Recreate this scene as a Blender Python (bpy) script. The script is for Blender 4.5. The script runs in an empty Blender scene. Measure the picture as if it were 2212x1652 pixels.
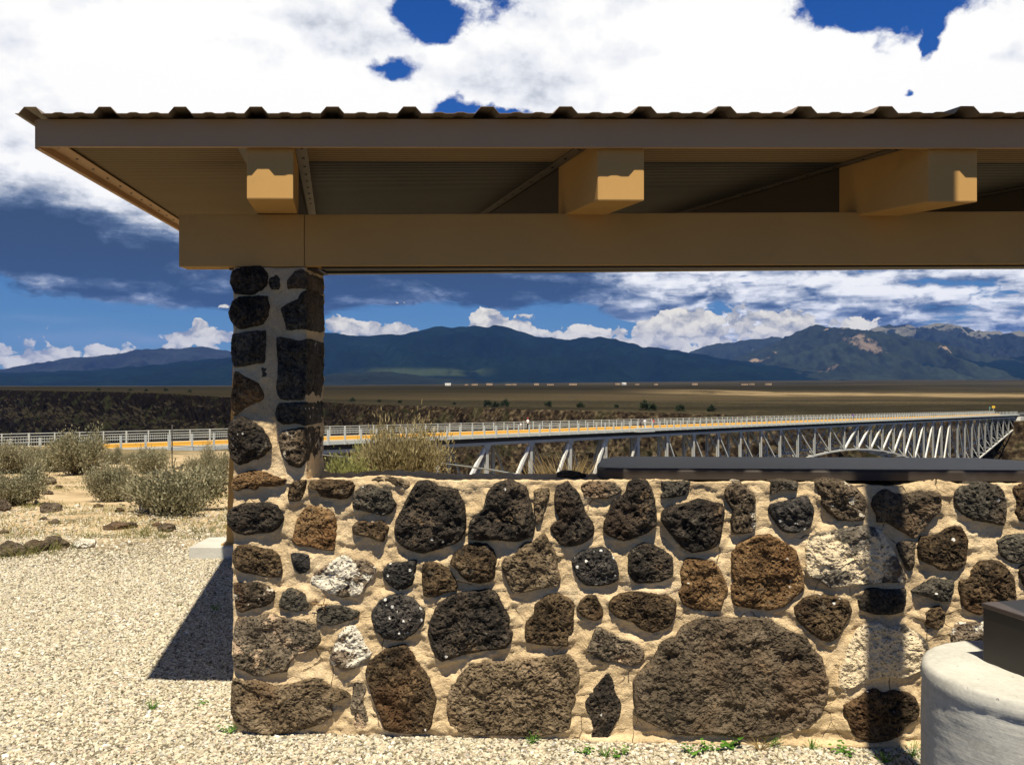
import bpy, bmesh, math, random
import numpy as np
from mathutils import Vector, Matrix
R = math.radians
random.seed(7)
rng = np.random.default_rng(11)
scene = bpy.context.scene
COL = scene.collection

# ------------------------------------------------------------------ camera
H = 1.62                                   # eye height
cam = bpy.data.cameras.new('camera'); camo = bpy.data.objects.new('camera', cam)
COL.objects.link(camo); scene.camera = camo
cam.sensor_width = 36.0; cam.lens = 36.0 * 2200 / 2592
cam.clip_start = 0.05; cam.clip_end = 80000
camo.location = (0, 0, H); camo.rotation_euler = (R(90), 0, 0)

# ------------------------------------------------------------------ sun
SUN = Vector((-0.012, 1.0, -2.12)).normalized()     # direction the light travels
sl = bpy.data.lights.new('sun', 'SUN'); sl.energy = 5.0; sl.angle = R(0.53); sl.color = (1.0, 0.905, 0.73)
so = bpy.data.objects.new('sun', sl); COL.objects.link(so)
so.rotation_euler = SUN.to_track_quat('-Z', 'Y').to_euler()
SUN_EL = math.asin(-SUN.z)

vs = scene.view_settings
vs.view_transform = 'Standard'; vs.look = 'None'; vs.exposure = 0.55; vs.gamma = 1.0; vs.use_curve_mapping = False
scene.render.film_transparent = False
cy = scene.cycles
cy.max_bounces = 6; cy.diffuse_bounces = 3; cy.glossy_bounces = 3; cy.transparent_max_bounces = 8; cy.volume_bounces = 0
cy.use_denoising = True
cy.sample_clamp_indirect = 6.0

# ------------------------------------------------------------------ node expression helper
class X:
    """a float socket (or number) in a node tree, with arithmetic"""
    def __init__(s, nt, v): s.nt = nt; s.v = v
    def _m(s, op, *o):
        n = s.nt.nodes.new('ShaderNodeMath'); n.operation = op
        for i, q in enumerate((s,) + o):
            q = q.v if isinstance(q, X) else q
            if isinstance(q, (int, float)): n.inputs[i].default_value = q
            else: s.nt.links.new(q, n.inputs[i])
        return X(s.nt, n.outputs[0])
    def __add__(s, o): return s._m('ADD', o)
    __radd__ = __add__
    def __sub__(s, o): return s._m('SUBTRACT', o)
    def __rsub__(s, o): return X(s.nt, o)._m('SUBTRACT', s)
    def __mul__(s, o): return s._m('MULTIPLY', o)
    __rmul__ = __mul__
    def __truediv__(s, o): return s._m('DIVIDE', o)
    def exp(s): return s._m('EXPONENT')
    def pow(s, o): return s._m('POWER', o)
    def max(s, o): return s._m('MAXIMUM', o)
    def min(s, o): return s._m('MINIMUM', o)
    def abs(s): return s._m('ABSOLUTE')
    def clamp(s): n = s._m('ADD', 0.0); n.v.node.use_clamp = True; return n
    def step(s, a, b):
        n = s.nt.nodes.new('ShaderNodeMapRange'); n.interpolation_type = 'SMOOTHSTEP'
        s.nt.links.new(s.v, n.inputs[0]); n.inputs[1].default_value = a; n.inputs[2].default_value = b
        return X(s.nt, n.outputs[0])
def vec(nt, x, y, z=0.0):
    n = nt.nodes.new('ShaderNodeCombineXYZ')
    for i, q in enumerate((x, y, z)):
        q = q.v if isinstance(q, X) else q
        if isinstance(q, (int, float)): n.inputs[i].default_value = q
        else: nt.links.new(q, n.inputs[i])
    return n.outputs[0]
def noise(nt, v, scale, detail=4, rough=0.5, lac=2.0, dist=0.0, out=0):
    n = nt.nodes.new('ShaderNodeTexNoise')
    if v is not None: nt.links.new(v, n.inputs['Vector'])
    n.inputs['Scale'].default_value = scale; n.inputs['Detail'].default_value = detail
    n.inputs['Roughness'].default_value = rough; n.inputs['Lacunarity'].default_value = lac
    n.inputs['Distortion'].default_value = dist
    return X(nt, n.outputs[out]) if out == 0 else n.outputs[1]
def voro(nt, v, scale, feature='F1', detail=0.0, rough=0.5, out='Distance', rand=1.0):
    n = nt.nodes.new('ShaderNodeTexVoronoi'); n.feature = feature
    if v is not None: nt.links.new(v, n.inputs['Vector'])
    n.inputs['Scale'].default_value = scale; n.inputs['Detail'].default_value = detail
    n.inputs['Roughness'].default_value = rough; n.inputs['Randomness'].default_value = rand
    return X(nt, n.outputs[out]) if out == 'Distance' else n.outputs[out]
def cmix(nt, f, a, b, typ='MIX'):
    n = nt.nodes.new('ShaderNodeMix'); n.data_type = 'RGBA'; n.blend_type = typ; n.clamp_factor = True
    for i, q in ((0, f), (6, a), (7, b)):
        q = q.v if isinstance(q, X) else q
        if isinstance(q, (int, float)):
            n.inputs[i].default_value = q if i == 0 else (q, q, q, 1)
        elif isinstance(q, (tuple, list)): n.inputs[i].default_value = tuple(q[:3]) + (1,)
        else: nt.links.new(q, n.inputs[i])
    return n.outputs[2]
def ramp(nt, f, stops, interp='LINEAR'):
    n = nt.nodes.new('ShaderNodeValToRGB'); n.color_ramp.interpolation = interp
    e = n.color_ramp.elements
    while len(e) > len(stops): e.remove(e[-1])
    while len(e) < len(stops): e.new(0.5)
    for k, (p, c) in zip(e, stops): k.position = p; k.color = tuple(c[:3]) + (1,)
    nt.links.new(f.v if isinstance(f, X) else f, n.inputs[0])
    return n.outputs[0]

# ------------------------------------------------------------------ world: daylight sky with cumulus
F_D = 1877.0                                # focal length in the 2212-wide measuring grid
def ray_deg(x, y):
    a = math.atan((x - 1106) / F_D); e = math.atan((826 - y) / F_D * math.cos(a))
    return math.degrees(a), math.degrees(e)
SKY_K = 0.050
def make_world():
    w = bpy.data.worlds.new('World'); scene.world = w; w.use_nodes = True
    w.cycles.sampling_method = 'NONE'
    nt = w.node_tree; nt.nodes.clear()
    out = nt.nodes.new('ShaderNodeOutputWorld'); bg = nt.nodes.new('ShaderNodeBackground')
    nt.links.new(bg.outputs[0], out.inputs[0]); bg.inputs[1].default_value = SKY_K
    sky = nt.nodes.new('ShaderNodeTexSky'); sky.sky_type = 'NISHITA'; sky.sun_disc = False
    sky.sun_elevation = SUN_EL; sky.sun_rotation = math.pi; sky.altitude = 2100; sky.air_density = 1.0
    sky.dust_density = 0.4; sky.ozone_density = 1.6
    tc = nt.nodes.new('ShaderNodeTexCoord'); sp = nt.nodes.new('ShaderNodeSeparateXYZ')
    nt.links.new(tc.outputs['Generated'], sp.inputs[0])
    dx, dy, dz = (X(nt, sp.outputs[i]) for i in range(3))
    A = dx._m('ARCTAN2', dy) * 57.2958
    E = dz._m('ARCSINE') * 57.2958
    def n2(a, e, ka, ke, seed, detail=6, rough=.58):
        n = nt.nodes.new('ShaderNodeTexNoise'); n.noise_dimensions = '2D'
        nt.links.new(vec(nt, a * ka + seed, e * ke + seed * 1.7), n.inputs['Vector'])
        n.inputs['Scale'].default_value = 1.0; n.inputs['Detail'].default_value = detail; n.inputs['Roughness'].default_value = rough
        return X(nt, n.outputs[0]) - 0.5
    def bil2(a, e, ka, ke, seed, detail=3.0, rough=.5):
        n = nt.nodes.new('ShaderNodeTexVoronoi'); n.voronoi_dimensions = '2D'; n.feature = 'F1'; n.normalize = True
        nt.links.new(vec(nt, a * ka + seed, e * ke + seed * 1.3), n.inputs['Vector'])
        n.inputs['Scale'].default_value = 1.0; n.inputs['Detail'].default_value = detail; n.inputs['Roughness'].default_value = rough
        return X(nt, n.outputs['Distance'])
    w1 = n2(A, E, .22, .30, 3.1, 3); w2 = n2(A, E, .22, .30, 19.7, 3)
    Aw = A + w1 * 5.0; Ew = E + w2 * 3.0                      # crinkled position, for ragged shapes
    Af = A + n2(A, E, 1.1, 1.4, 31.0, 4) * 1.1; Ef = E + n2(A, E, 1.1, 1.4, 47.0, 4) * .8
    def gs(lst, base, AA, EE):
        """sum of soft elliptical weights, placed by direction"""
        s = base; V = vec(nt, AA, EE)
        for cx, cy_, rx, ry, wt in lst:
            a, e = ray_deg(cx, cy_); k = math.cos(R(a)) ** 2 / F_D * 57.2958
            m = nt.nodes.new('ShaderNodeVectorMath'); m.operation = 'MULTIPLY_ADD'; nt.links.new(V, m.inputs[0])
            m.inputs[1].default_value = (1 / (rx * k), 1 / (ry * k), 0); m.inputs[2].default_value = (-a / (rx * k), -e / (ry * k), 0)
            d = nt.nodes.new('ShaderNodeVectorMath'); d.operation = 'DOT_PRODUCT'; nt.links.new(m.outputs[0], d.inputs[0]); nt.links.new(m.outputs[0], d.inputs[1])
            p = X(nt, .3679)._m('POWER', X(nt, d.outputs['Value']))
            s = p._m('MULTIPLY_ADD', wt, s)
        return s
    hi = n2(A, E, .105, .16, 1.7, 9, .60); hi_up = n2(A + .25, E + .9, .105, .16, 1.7, 6, .60)
    lo = n2(Aw, E, .15, .50, 7.3, 7, .60); lo_up = n2(Aw, E + .5, .15, .50, 7.3, 4, .60)
    puf = bil2(Af, Ef, .50, .72, 2.2, 3.0, .55)
    # --- blue sky
    tint = cmix(nt, E.step(0, 24), (0.36, 0.58, 0.78), (0.17, 0.66, 1.48))
    tint = cmix(nt, E.step(22, 44), tint, (0.30, 0.32, 0.34))
    col = cmix(nt, 1.0, sky.outputs[0], tint, 'MULTIPLY')
    # --- a faint streak of high cloud at the left
    wisp = gs([(200, 735, 190, 22, .62), (90, 690, 120, 10, .35), (300, 640, 130, 9, .4), (320, 735, 40, 8, .4)], 0.0, A + w1 * 2, E + w2 * .8) * (n2(A, E, .3, 1.6, 77.0, 5) + .75)
    col = cmix(nt, wisp.clamp() * .62, col, (5.6, 6.4, 7.6))
    # --- heaped cumulus along the horizon
    pc = (.50 - puf) * 1.9 + n2(Af, Ef, .6, .9, 11.0, 4) * .75 - (E - 1.6).max(0.0) * .17 - .36
    pc = gs([(1075, 706, 74, 36, .85), (1040, 678, 34, 18, .5), (800, 712, 110, 22, .8), (740, 690, 44, 20, .5), (450, 724, 66, 16, .85), (395, 730, 40, 10, .6), (483, 662, 22, 10, .8), (428, 697, 18, 10, .8),
             (1250, 716, 40, 22, .85), (1400, 722, 90, 40, .75), (1470, 690, 50, 34, .5), (1560, 700, 130, 60, .6), (1700, 702, 66, 32, .7), (1850, 692, 90, 26, .5), (1180, 726, 40, 12, .5),
             (870, 650, 26, 9, .45), (205, 757, 20, 13, .85), (115, 772, 32, 14, .8), (40, 778, 34, 12, .7), (370, 750, 18, 6, .6), (1300, 690, 26, 18, -.3), (620, 690, 100, 30, -.5), (960, 690, 50, 24, -.45), (300, 690, 90, 26, -.6)], pc, A, E)
    # --- the deck: base rises to the left, breaks up to the right
    fadeR = A.step(4, 13)
    Eb = 5.0 + A.step(-26, -33) * 2.2 - A.step(-9, -15) * .75 - fadeR * 2.9
    Eb = Eb + lo * 2.6 + n2(A, E, .09, .02, 5.0, 2) * 2.0
    above = E - Eb
    deck = above.step(-.12, .34) * (1.0 - (dy * -1.0).step(-.1, .45) * .85)
    brk = lo * 2.4 + hi * .8 + .52                                    # breaks low on the right
    deck = deck * (1.0 - (1.0 - brk.step(-.02, .24)) * fadeR * (1.0 - E.step(6.5, 9)))
    # overhead: big cumulus with blue holes
    cv = hi * 2.0 + (.45 - puf) * .85 + n2(Af, Ef, .30, .42, 61.0, 5) * .9 + .40 - E.step(26, 46) * .50 - (dz * float(-SUN.z) - dy * float(SUN.y)).step(.05, .62) * 1.1
    cv = gs([(300, 60, 500, 160, .5), (560, 200, 420, 100, .5), (1250, 130, 330, 160, .5), (1650, 170, 420, 130, .6), (2150, 200, 200, 100, .4), (160, 480, 400, 170, .6), (1300, 420, 1200, 200, .4),
             (925, 40, 74, 56, -1.7), (850, 152, 72, 28, -1.35), (985, 232, 78, 28, -1.5), (1925, -5, 190, 80, -2.1), (2006, 95, 24, 46, -1.5), (1968, 202, 20, 12, -1.2), (1110, 246, 60, 16, -1.0)], cv, Af * .5 + Aw * .5, Ef * .5 + Ew * .5)
    top = cv.step(-.06, .40)
    mask = deck * (top * E.step(8, 12) + (1.0 - E.step(8, 12)))
    # --- light and shade in the deck
    lowz = 1.0 - E.step(9, 14)
    emb = (lo - lo_up) * 3.2; embh = (hi - hi_up) * 2.0
    sh = (1.0 - above.step(.2, 8.5)) * .70 + hi * -1.2 + .06
    sh = sh - fadeR * .26 * lowz - E.step(10, 17) * .10
    sh = sh - emb * (.42 + fadeR * .45) * lowz - embh * .75 * (1.0 - lowz) + n2(Af, Ef, .33, .95, 21.0, 6) * (lowz * .60 + .35)
    sh = gs([(690, 40, 170, 60, .50), (830, 105, 90, 45, .45), (1150, 180, 200, 60, .42), (1290, 110, 120, 40, .22), (60, 190, 170, 100, .26), (2200, 105, 40, 45, .6), (150, 530, 420, 90, .66), (530, 225, 40, 22, .45),
             (420, 190, 240, 60, -.5), (1650, 130, 260, 120, -.8), (1950, 200, 260, 70, -.7), (330, 90, 170, 80, -.5), (950, 615, 420, 45, .30), (330, 420, 130, 60, -.35)], sh, Aw, Ew)
    shc = sh.clamp() * (1.0 - E.step(11, 16) * .46)
    ccol = ramp(nt, shc, [(0.0, (14.9, 14.7, 14.2)), (0.2, (12.0, 12.2, 12.6)), (0.40, (7.0, 7.5, 8.4)), (0.60, (2.7, 3.5, 5.0)), (0.80, (1.05, 1.65, 2.75)), (1.0, (.52, .95, 1.75))])
    thin = (1.0 - cv.step(.1, .6)) * E.step(9, 13)
    ccol = cmix(nt, thin * .4, ccol, (12.4, 12.6, 12.9))
    # puffs stand in front of the blue, under the deck
    pm = pc.step(.0, .10) * E.step(-.4, .2)
    pcu = bil2(Af, Ef + .35, .50, .72, 2.2, 1.0, .55)
    psh = ((puf - pcu) * 2.2 + n2(Af, Ef, .7, 1.0, 13.0, 5) * 2.0 + .50 - (pc * .35)).clamp()
    pcol = ramp(nt, psh, [(0.0, (14.6, 13.5, 10.8)), (0.35, (11.6, 10.8, 8.9)), (0.7, (7.4, 7.1, 6.3)), (1.0, (4.4, 4.7, 4.9))])
    col = cmix(nt, mask, col, ccol)
    col = cmix(nt, pm * (1.0 - mask * E.step(4.9, 5.8)), col, pcol)
    nt.links.new(col, bg.inputs[0])
make_world()

# ------------------------------------------------------------------ numpy noise
_perm = np.random.default_rng(5).permutation(256); _perm = np.concatenate([_perm, _perm, _perm])
_gr = np.random.default_rng(6).normal(size=(256, 3)); _gr /= np.linalg.norm(_gr, axis=1)[:, None]
def perlin(p):
    p = np.asarray(p, float); i = np.floor(p).astype(int); f = p - i; i &= 255
    u = f * f * f * (f * (f * 6 - 15) + 10); r = 0.0
    for dx in (0, 1):
        for dy in (0, 1):
            for dz in (0, 1):
                h = _perm[_perm[_perm[(i[:, 0] + dx) & 255] + ((i[:, 1] + dy) & 255)] + ((i[:, 2] + dz) & 255)]
                d = _gr[h]; o = f - np.array([dx, dy, dz])
                w = (u[:, 0] if dx else 1 - u[:, 0]) * (u[:, 1] if dy else 1 - u[:, 1]) * (u[:, 2] if dz else 1 - u[:, 2])
                r = r + w * (d * o).sum(1)
    return r * 1.5
def fbm(p, oct=4, gain=0.5, lac=2.03):
    a, s, q = 1.0, 0.0, np.asarray(p, float)
    for k in range(oct): s = s + a * perlin(q + k * 17.3); q = q * lac; a *= gain
    return s
_fp = np.random.default_rng(8).random((256, 3))
def worley(p):
    p = np.asarray(p, float); i = np.floor(p).astype(int); f = p - i; best = np.full(len(p), 9.0)
    for dx in (-1, 0, 1):
        for dy in (-1, 0, 1):
            for dz in (-1, 0, 1):
                h = _perm[_perm[_perm[(i[:, 0] + dx) & 255] + ((i[:, 1] + dy) & 255)] + ((i[:, 2] + dz) & 255)]
                o = _fp[h] + np.array([dx, dy, dz]) - f
                best = np.minimum(best, (o * o).sum(1))
    return np.sqrt(best)
def sstep(a, b, x): t = np.clip((x - a) / (b - a), 0, 1); return t * t * (3 - 2 * t)

# ------------------------------------------------------------------ object helpers
MAT = {}
def tag(o, label=None, cat=None, group=None, kind=None):
    if label: o['label'] = label
    if cat: o['category'] = cat
    if group: o['group'] = group
    if kind: o['kind'] = kind
    return o
def empty(name, loc=(0, 0, 0), rz=0.0):
    o = bpy.data.objects.new(name, None); COL.objects.link(o); o.location = loc; o.rotation_euler = (0, 0, rz)
    o.empty_display_size = 0.2
    return o
def link(name, me, parent=None, loc=None):
    o = bpy.data.objects.new(name, me); COL.objects.link(o)
    if loc is not None: o.location = loc
    if parent is not None: o.parent = parent
    return o
def mesh(name, verts, faces, mat=None, parent=None, smooth=False, loc=None):
    me = bpy.data.meshes.new(name)
    if isinstance(verts, np.ndarray): verts = verts.tolist()
    if isinstance(faces, np.ndarray): faces = faces.tolist()
    me.from_pydata(verts, [], faces); me.update()
    if mat: me.materials.append(MAT[mat] if isinstance(mat, str) else mat)
    if smooth: me.polygons.foreach_set('use_smooth', [True] * len(me.polygons))
    return link(name, me, parent, loc)
def grid_faces(nr, nc, wrap=False):
    i = np.arange(nr - 1)[:, None] * nc; j = np.arange(nc if wrap else nc - 1)[None, :]; k = (j + 1) % nc
    return np.stack([i + j, i + k, i + nc + k, i + nc + j], -1).reshape(-1, 4)
HEXF = [(0, 3, 2, 1), (4, 5, 6, 7), (0, 1, 5, 4), (1, 2, 6, 5), (2, 3, 7, 6), (3, 0, 4, 7)]
def hexa(name, pts, mat, parent=None, bevel=0.0):
    """8 corners: bottom ring then top ring"""
    o = mesh(name, [tuple(p) for p in pts], HEXF, mat, parent)
    bm = bmesh.new(); bm.from_mesh(o.data); bmesh.ops.recalc_face_normals(bm, faces=bm.faces)
    if bevel: bmesh.ops.bevel(bm, geom=bm.edges[:], offset=bevel, segments=2, affect='EDGES', profile=0.6)
    bm.to_mesh(o.data); bm.free()
    return o
def bar(name, a, b, w, h, mat, parent=None, up=(0, 0, 1), bevel=0.0):
    """box bar from a to b, w sideways, h along up"""
    a, b = Vector(a), Vector(b); d = (b - a).normalized(); u = Vector(up)
    s = d.cross(u)
    if s.length < 1e-4: s = d.cross(Vector((0, 1, 0)))
    s.normalize(); u = s.cross(d).normalized()
    s *= w / 2; u *= h / 2
    return hexa(name, [a - s - u, a + s - u, b + s - u, b - s - u, a - s + u, a + s + u, b + s + u, b - s + u], mat, parent, bevel)
def tube(name, pts, rad, mat, parent=None, seg=8, cap=True):
    pts = [Vector(p) for p in pts]; vs_, fs = [], []
    rad = rad if isinstance(rad, (list, tuple)) else [rad] * len(pts)
    for i, p in enumerate(pts):
        d = (pts[min(i + 1, len(pts) - 1)] - pts[max(i - 1, 0)]).normalized()
        s = d.orthogonal().normalized() if abs(d.z) > 0.99 else d.cross(Vector((0, 0, 1))).normalized()
        u = s.cross(d)
        for k in range(seg):
            t = 2 * math.pi * k / seg; vs_.append(tuple(p + (s * math.cos(t) + u * math.sin(t)) * rad[i]))
    for i in range(len(pts) - 1):
        for k in range(seg):
            a = i * seg + k; b = i * seg + (k + 1) % seg; fs.append((a, b, b + seg, a + seg))
    if cap: fs.append(tuple(range(seg))[::-1]); fs.append(tuple(range((len(pts) - 1) * seg, len(pts) * seg)))
    return mesh(name, vs_, fs, mat, parent, True)

# ------------------------------------------------------------------ materials
def new_mat(name, rough=0.8, spec=0.3):
    m = bpy.data.materials.new(name); m.use_nodes = True; nt = m.node_tree
    b = nt.nodes['Principled BSDF']; b.inputs['Roughness'].default_value = rough
    b.inputs['Specular IOR Level'].default_value = spec
    MAT[name] = m
    return m, nt, b
def objco(nt, rnd=True):
    tc = nt.nodes.new('ShaderNodeTexCoord'); v = tc.outputs['Object']
    if rnd:
        oi = nt.nodes.new('ShaderNodeObjectInfo'); n = nt.nodes.new('ShaderNodeVectorMath'); n.operation = 'ADD'
        m = X(nt, oi.outputs['Random']) * 37.0
        nt.links.new(v, n.inputs[0]); nt.links.new(vec(nt, m, m * 1.7, m * 0.6), n.inputs[1]); v = n.outputs[0]
    return v
def worldco(nt):
    g = nt.nodes.new('ShaderNodeNewGeometry'); return g.outputs['Position']
def bump(nt, b, h, strength=0.4, dist=0.01):
    n = nt.nodes.new('ShaderNodeBump'); n.inputs['Strength'].default_value = strength; n.inputs['Distance'].default_value = dist
    nt.links.new(h.v if isinstance(h, X) else h, n.inputs['Height']); nt.links.new(n.outputs[0], b.inputs['Normal'])
def setcol(nt, b, c):
    if isinstance(c, (tuple, list)): b.inputs['Base Color'].default_value = tuple(c[:3]) + (1,)
    else: nt.links.new(c, b.inputs['Base Color'])
def rand01(nt):
    return X(nt, nt.nodes.new('ShaderNodeObjectInfo').outputs['Random'])

def stone_mat(name, dark, mid, light, white=0.0, wcol=(.70, .62, .48), fleck=0.0, wscale=10.0, pitc=.85, fine=1.9, hue_amt=.4):
    m, nt, b = new_mat(name, 0.92, 0.25); v = objco(nt)
    n = noise(nt, v, 7.0, 6, 0.62); nf = noise(nt, v, 55.0, 5, 0.65)
    f = (n - 0.5) * 1.6 + (nf - 0.5) * fine + 0.5
    c = ramp(nt, f, [(0.12, dark), (0.5, mid), (0.9, light)])
    hue = noise(nt, v, 3.2, 2, 0.5)
    c = cmix(nt, hue.step(0.5, 0.75) * hue_amt, c, (mid[0] * 1.9, mid[1] * 1.25, mid[2] * 0.8))
    if white > 0:
        wn = noise(nt, v, wscale, 8, 0.58)
        wf = wn.step(0.66 - white * 0.28, 0.70 - white * 0.28)
        c = cmix(nt, wf * (nf.step(0.2, 0.36)), c, cmix(nt, nf, tuple(q * .8 for q in wcol), tuple(min(.9, q * 1.12) for q in wcol)))
    if fleck > 0:
        vr = voro(nt, v, 24.0); keep = noise(nt, v, 9.0, 1, 0.5).step(0.68 - fleck * 0.35, 0.72 - fleck * 0.35)
        c = cmix(nt, (1.0 - vr.step(0.14, 0.22)) * keep, c, (.78, .76, .70))
    li = noise(nt, v, 15.0, 7, .68); c = cmix(nt, li.step(.60, .68) * .55, c, (.20, .175, .13))
    li2 = noise(nt, v, 5.5, 5, .62); c = cmix(nt, li2.step(.60, .66) * nf.step(.45, .6) * .5, c, (.24, .15, .07))
    pits = voro(nt, v, 70.0); pits2 = voro(nt, v, 28.0)
    c = cmix(nt, (1.0 - pits.step(0.12, 0.34)) * pitc, c, (dark[0] * .5, dark[1] * .5, dark[2] * .5))
    setcol(nt, b, c)
    hgt = nf * 1.2 + pits.step(0.05, 0.4) * 1.0 + pits2.step(0.0, 0.35) * 1.1 + noise(nt, v, 190.0, 3, 0.6) * 0.35
    bump(nt, b, hgt, 1.0, 0.012)
    return m
stone_mat('basalt_dark', (.008, .007, .006), (.034, .028, .022), (.10, .075, .05), fleck=.10)
stone_mat('basalt_fleck', (.010, .010, .010), (.040, .037, .034), (.11, .095, .08), fleck=.75)
stone_mat('basalt_brown', (.016, .011, .006), (.070, .046, .024), (.17, .115, .06), fleck=.2)
stone_mat('basalt_white', (.020, .016, .012), (.085, .062, .038), (.20, .15, .10), white=.35)
stone_mat('rock_orange', (.04, .022, .010), (.155, .088, .036), (.30, .19, .09), fleck=.25, hue_amt=.3)
stone_mat('rock_tan', (.035, .026, .016), (.165, .120, .070), (.34, .26, .165), pitc=.6, fine=1.4, hue_amt=.2)
stone_mat('rock_umber', (.030, .024, .017), (.115, .087, .056), (.215, .168, .113), pitc=.4, fine=1.2, hue_amt=.2)
stone_mat('slate', (.020, .018, .014), (.066, .058, .044), (.140, .125, .095), fleck=.15)
stone_mat('rock_grey', (.04, .033, .023), (.145, .115, .078), (.26, .21, .15), white=.22, wcol=(.55, .40, .26))
stone_mat('rock_pale', (.05, .045, .035), (.14, .12, .09), (.25, .22, .18), white=.62, wcol=(.80, .66, .44), wscale=4.5, pitc=.12)
stone_mat('rock_limed', (.045, .035, .025), (.16, .12, .08), (.30, .24, .17), white=.66, wcol=(.76, .70, .57), wscale=12.0, pitc=.35)
stone_mat('ground_rock', (.03, .022, .015), (.10, .075, .05), (.21, .165, .115))
stone_mat('white_rock', (.40, .36, .28), (.72, .68, .58), (.82, .80, .74))

def simple(name, col, rough=0.7, var=0.15, scale=8.0, bmp=0.15, bscale=60.0, spec=0.3, metal=0.0, rnd=True, dirt=None):
    m, nt, b = new_mat(name, rough, spec); v = objco(nt, rnd); b.inputs['Metallic'].default_value = metal
    n = noise(nt, v, scale, 5, 0.6); f = (n - 0.5) * 2 * var
    c = cmix(nt, 1.0, col, ramp(nt, f + 0.5, [(0, (.3, .3, .3)), (.5, (1, 1, 1)), (1, (1.7, 1.7, 1.7))]), 'MULTIPLY')
    if dirt:
        d = noise(nt, v, scale * 0.6, 7, 0.7).step(0.56, 0.72); c = cmix(nt, d * dirt[1], c, dirt[0])
    setcol(nt, b, c)
    if bmp: bump(nt, b, noise(nt, v, bscale, 3, 0.6), bmp, 0.003)
    return m
simple('tan_paint', (.53, .31, .105), 0.7, .07, 3.0, .10, 240, spec=.12, dirt=((.36, .215, .085), .55), rnd=False)
simple('fascia_paint', (.52, .32, .165), 0.6, .08, 3.0, .06, 200, spec=.15, rnd=False)
simple('roof_metal', (.20, .145, .095), 0.45, .10, 5.0, .05, 100, rnd=False)
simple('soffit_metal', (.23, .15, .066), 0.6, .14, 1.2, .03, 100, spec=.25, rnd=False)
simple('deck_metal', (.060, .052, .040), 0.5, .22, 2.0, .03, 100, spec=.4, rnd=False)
simple('rafter_steel', (.050, .038, .025), 0.6, .15, 2.0, .03, 100, spec=.25, rnd=False)
simple('galvanised', (.12, .10, .08), 0.5, .2, 12, .05, 80, metal=.2, rnd=False)
simple('dark_steel', (.055, .040, .034), 0.40, .25, 6, .08, 120, spec=.5, rnd=False, dirt=((.12, .10, .09), .4))
simple('box_steel', (.022, .018, .014), 0.5, .2, 5, .12, 260, spec=.4, rnd=False)
simple('counter_steel', (.040, .032, .026), 0.5, .3, 3, .12, 90, spec=.28, rnd=False, dirt=((.085, .080, .078), .5))
simple('bridge_steel', (.50, .50, .46), 0.6, .22, .5, 0, 10, dirt=((.16, .08, .04), .45))
simple('rail_paint', (.55, .57, .53), 0.55, .12, .5, 0, 10)
simple('sunlit_steel', (.78, .76, .70), 0.6, .25, .35, 0, 10, dirt=((.28, .12, .05), .8))
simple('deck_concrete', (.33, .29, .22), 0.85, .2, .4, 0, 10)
simple('deck_under_shade', (.06, .058, .052), 0.9, .2, .4, 0, 10)
simple('curb_yellow', (.95, .50, .045), 0.7, .15, .35, 0, 10, dirt=((.60, .36, .12), .4), rnd=False)
simple('wood_post', (.22, .15, .09), 0.85, .25, 4, .3, 60)
simple('wire_metal', (.22, .23, .22), 0.5, .1, 4, 0)
simple('white_wall', (.75, .73, .68), 0.8, .05, .1, 0)
simple('adobe_wall', (.42, .30, .19), 0.9, .1, .1, 0)
simple('house_roof', (.25, .20, .16), 0.8, .1, .1, 0)
simple('sign_yellow', (.80, .50, .05), 0.5, .05, .5, 0)
simple('sign_green', (.10, .28, .22), 0.5, .05, .5, 0)
simple('asphalt', (.05, .05, .05), 0.95, .15, 3, .3, 80, rnd=False)
simple('twig', (.26, .16, .07), 0.9, .2, 30, 0)
def concrete():
    m, nt, b = new_mat('concrete', 0.9, 0.2); v = objco(nt, False)
    n = noise(nt, v, 3.0, 6, 0.6); nf = noise(nt, v, 70, 4, 0.6)
    sp_ = nt.nodes.new('ShaderNodeSeparateXYZ'); nt.links.new(v, sp_.inputs[0])
    st = noise(nt, vec(nt, X(nt, sp_.outputs[0]) * 2, X(nt, sp_.outputs[1]) * 2, X(nt, sp_.outputs[2]) * 26), 1.5, 5, 0.6)
    c = ramp(nt, (n - .5) * .9 + (nf - .5) * .5 + (st - .5) * .5 + .5, [(.12, (.27, .26, .225)), (.5, (.47, .46, .41)), (.9, (.62, .61, .55))])
    p = voro(nt, v, 22.0); keep = noise(nt, v, 8.0, 2, .5).step(.5, .6)
    hole = (1.0 - p.step(.07, .13)) * keep
    c = cmix(nt, hole * .8, c, (.10, .095, .08)); setcol(nt, b, c)
    bump(nt, b, nf * .3 + n * .4 - hole * 1.2 + st * .5, .5, .008)
concrete()
def mortar():
    m, nt, b = new_mat('mortar', 0.93, 0.15); v = objco(nt, False)
    n = noise(nt, v, 4.0, 6, 0.6); nf = noise(nt, v, 120, 4, 0.65)
    c = ramp(nt, (n - .5) * 1.3 + (nf - .5) * .9 + .5, [(.1, (.38, .28, .16)), (.5, (.65, .49, .285)), (.9, (.80, .645, .42))])
    cr = voro(nt, v, 5.5, 'DISTANCE_TO_EDGE'); crn = noise(nt, v, 6, 2, .5).step(.55, .62)
    wv = noise(nt, v, 22, 3, .6)
    crack = (1.0 - (cr + (wv - .5) * .05).abs().step(.0, .012)) * crn
    c = cmix(nt, crack * .75, c, (.10, .065, .03)); setcol(nt, b, c)
    bump(nt, b, nf * .5 + noise(nt, v, 38, 5, .7) * 1.0 - crack * .7, 1.0, .011)
mortar()
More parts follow.
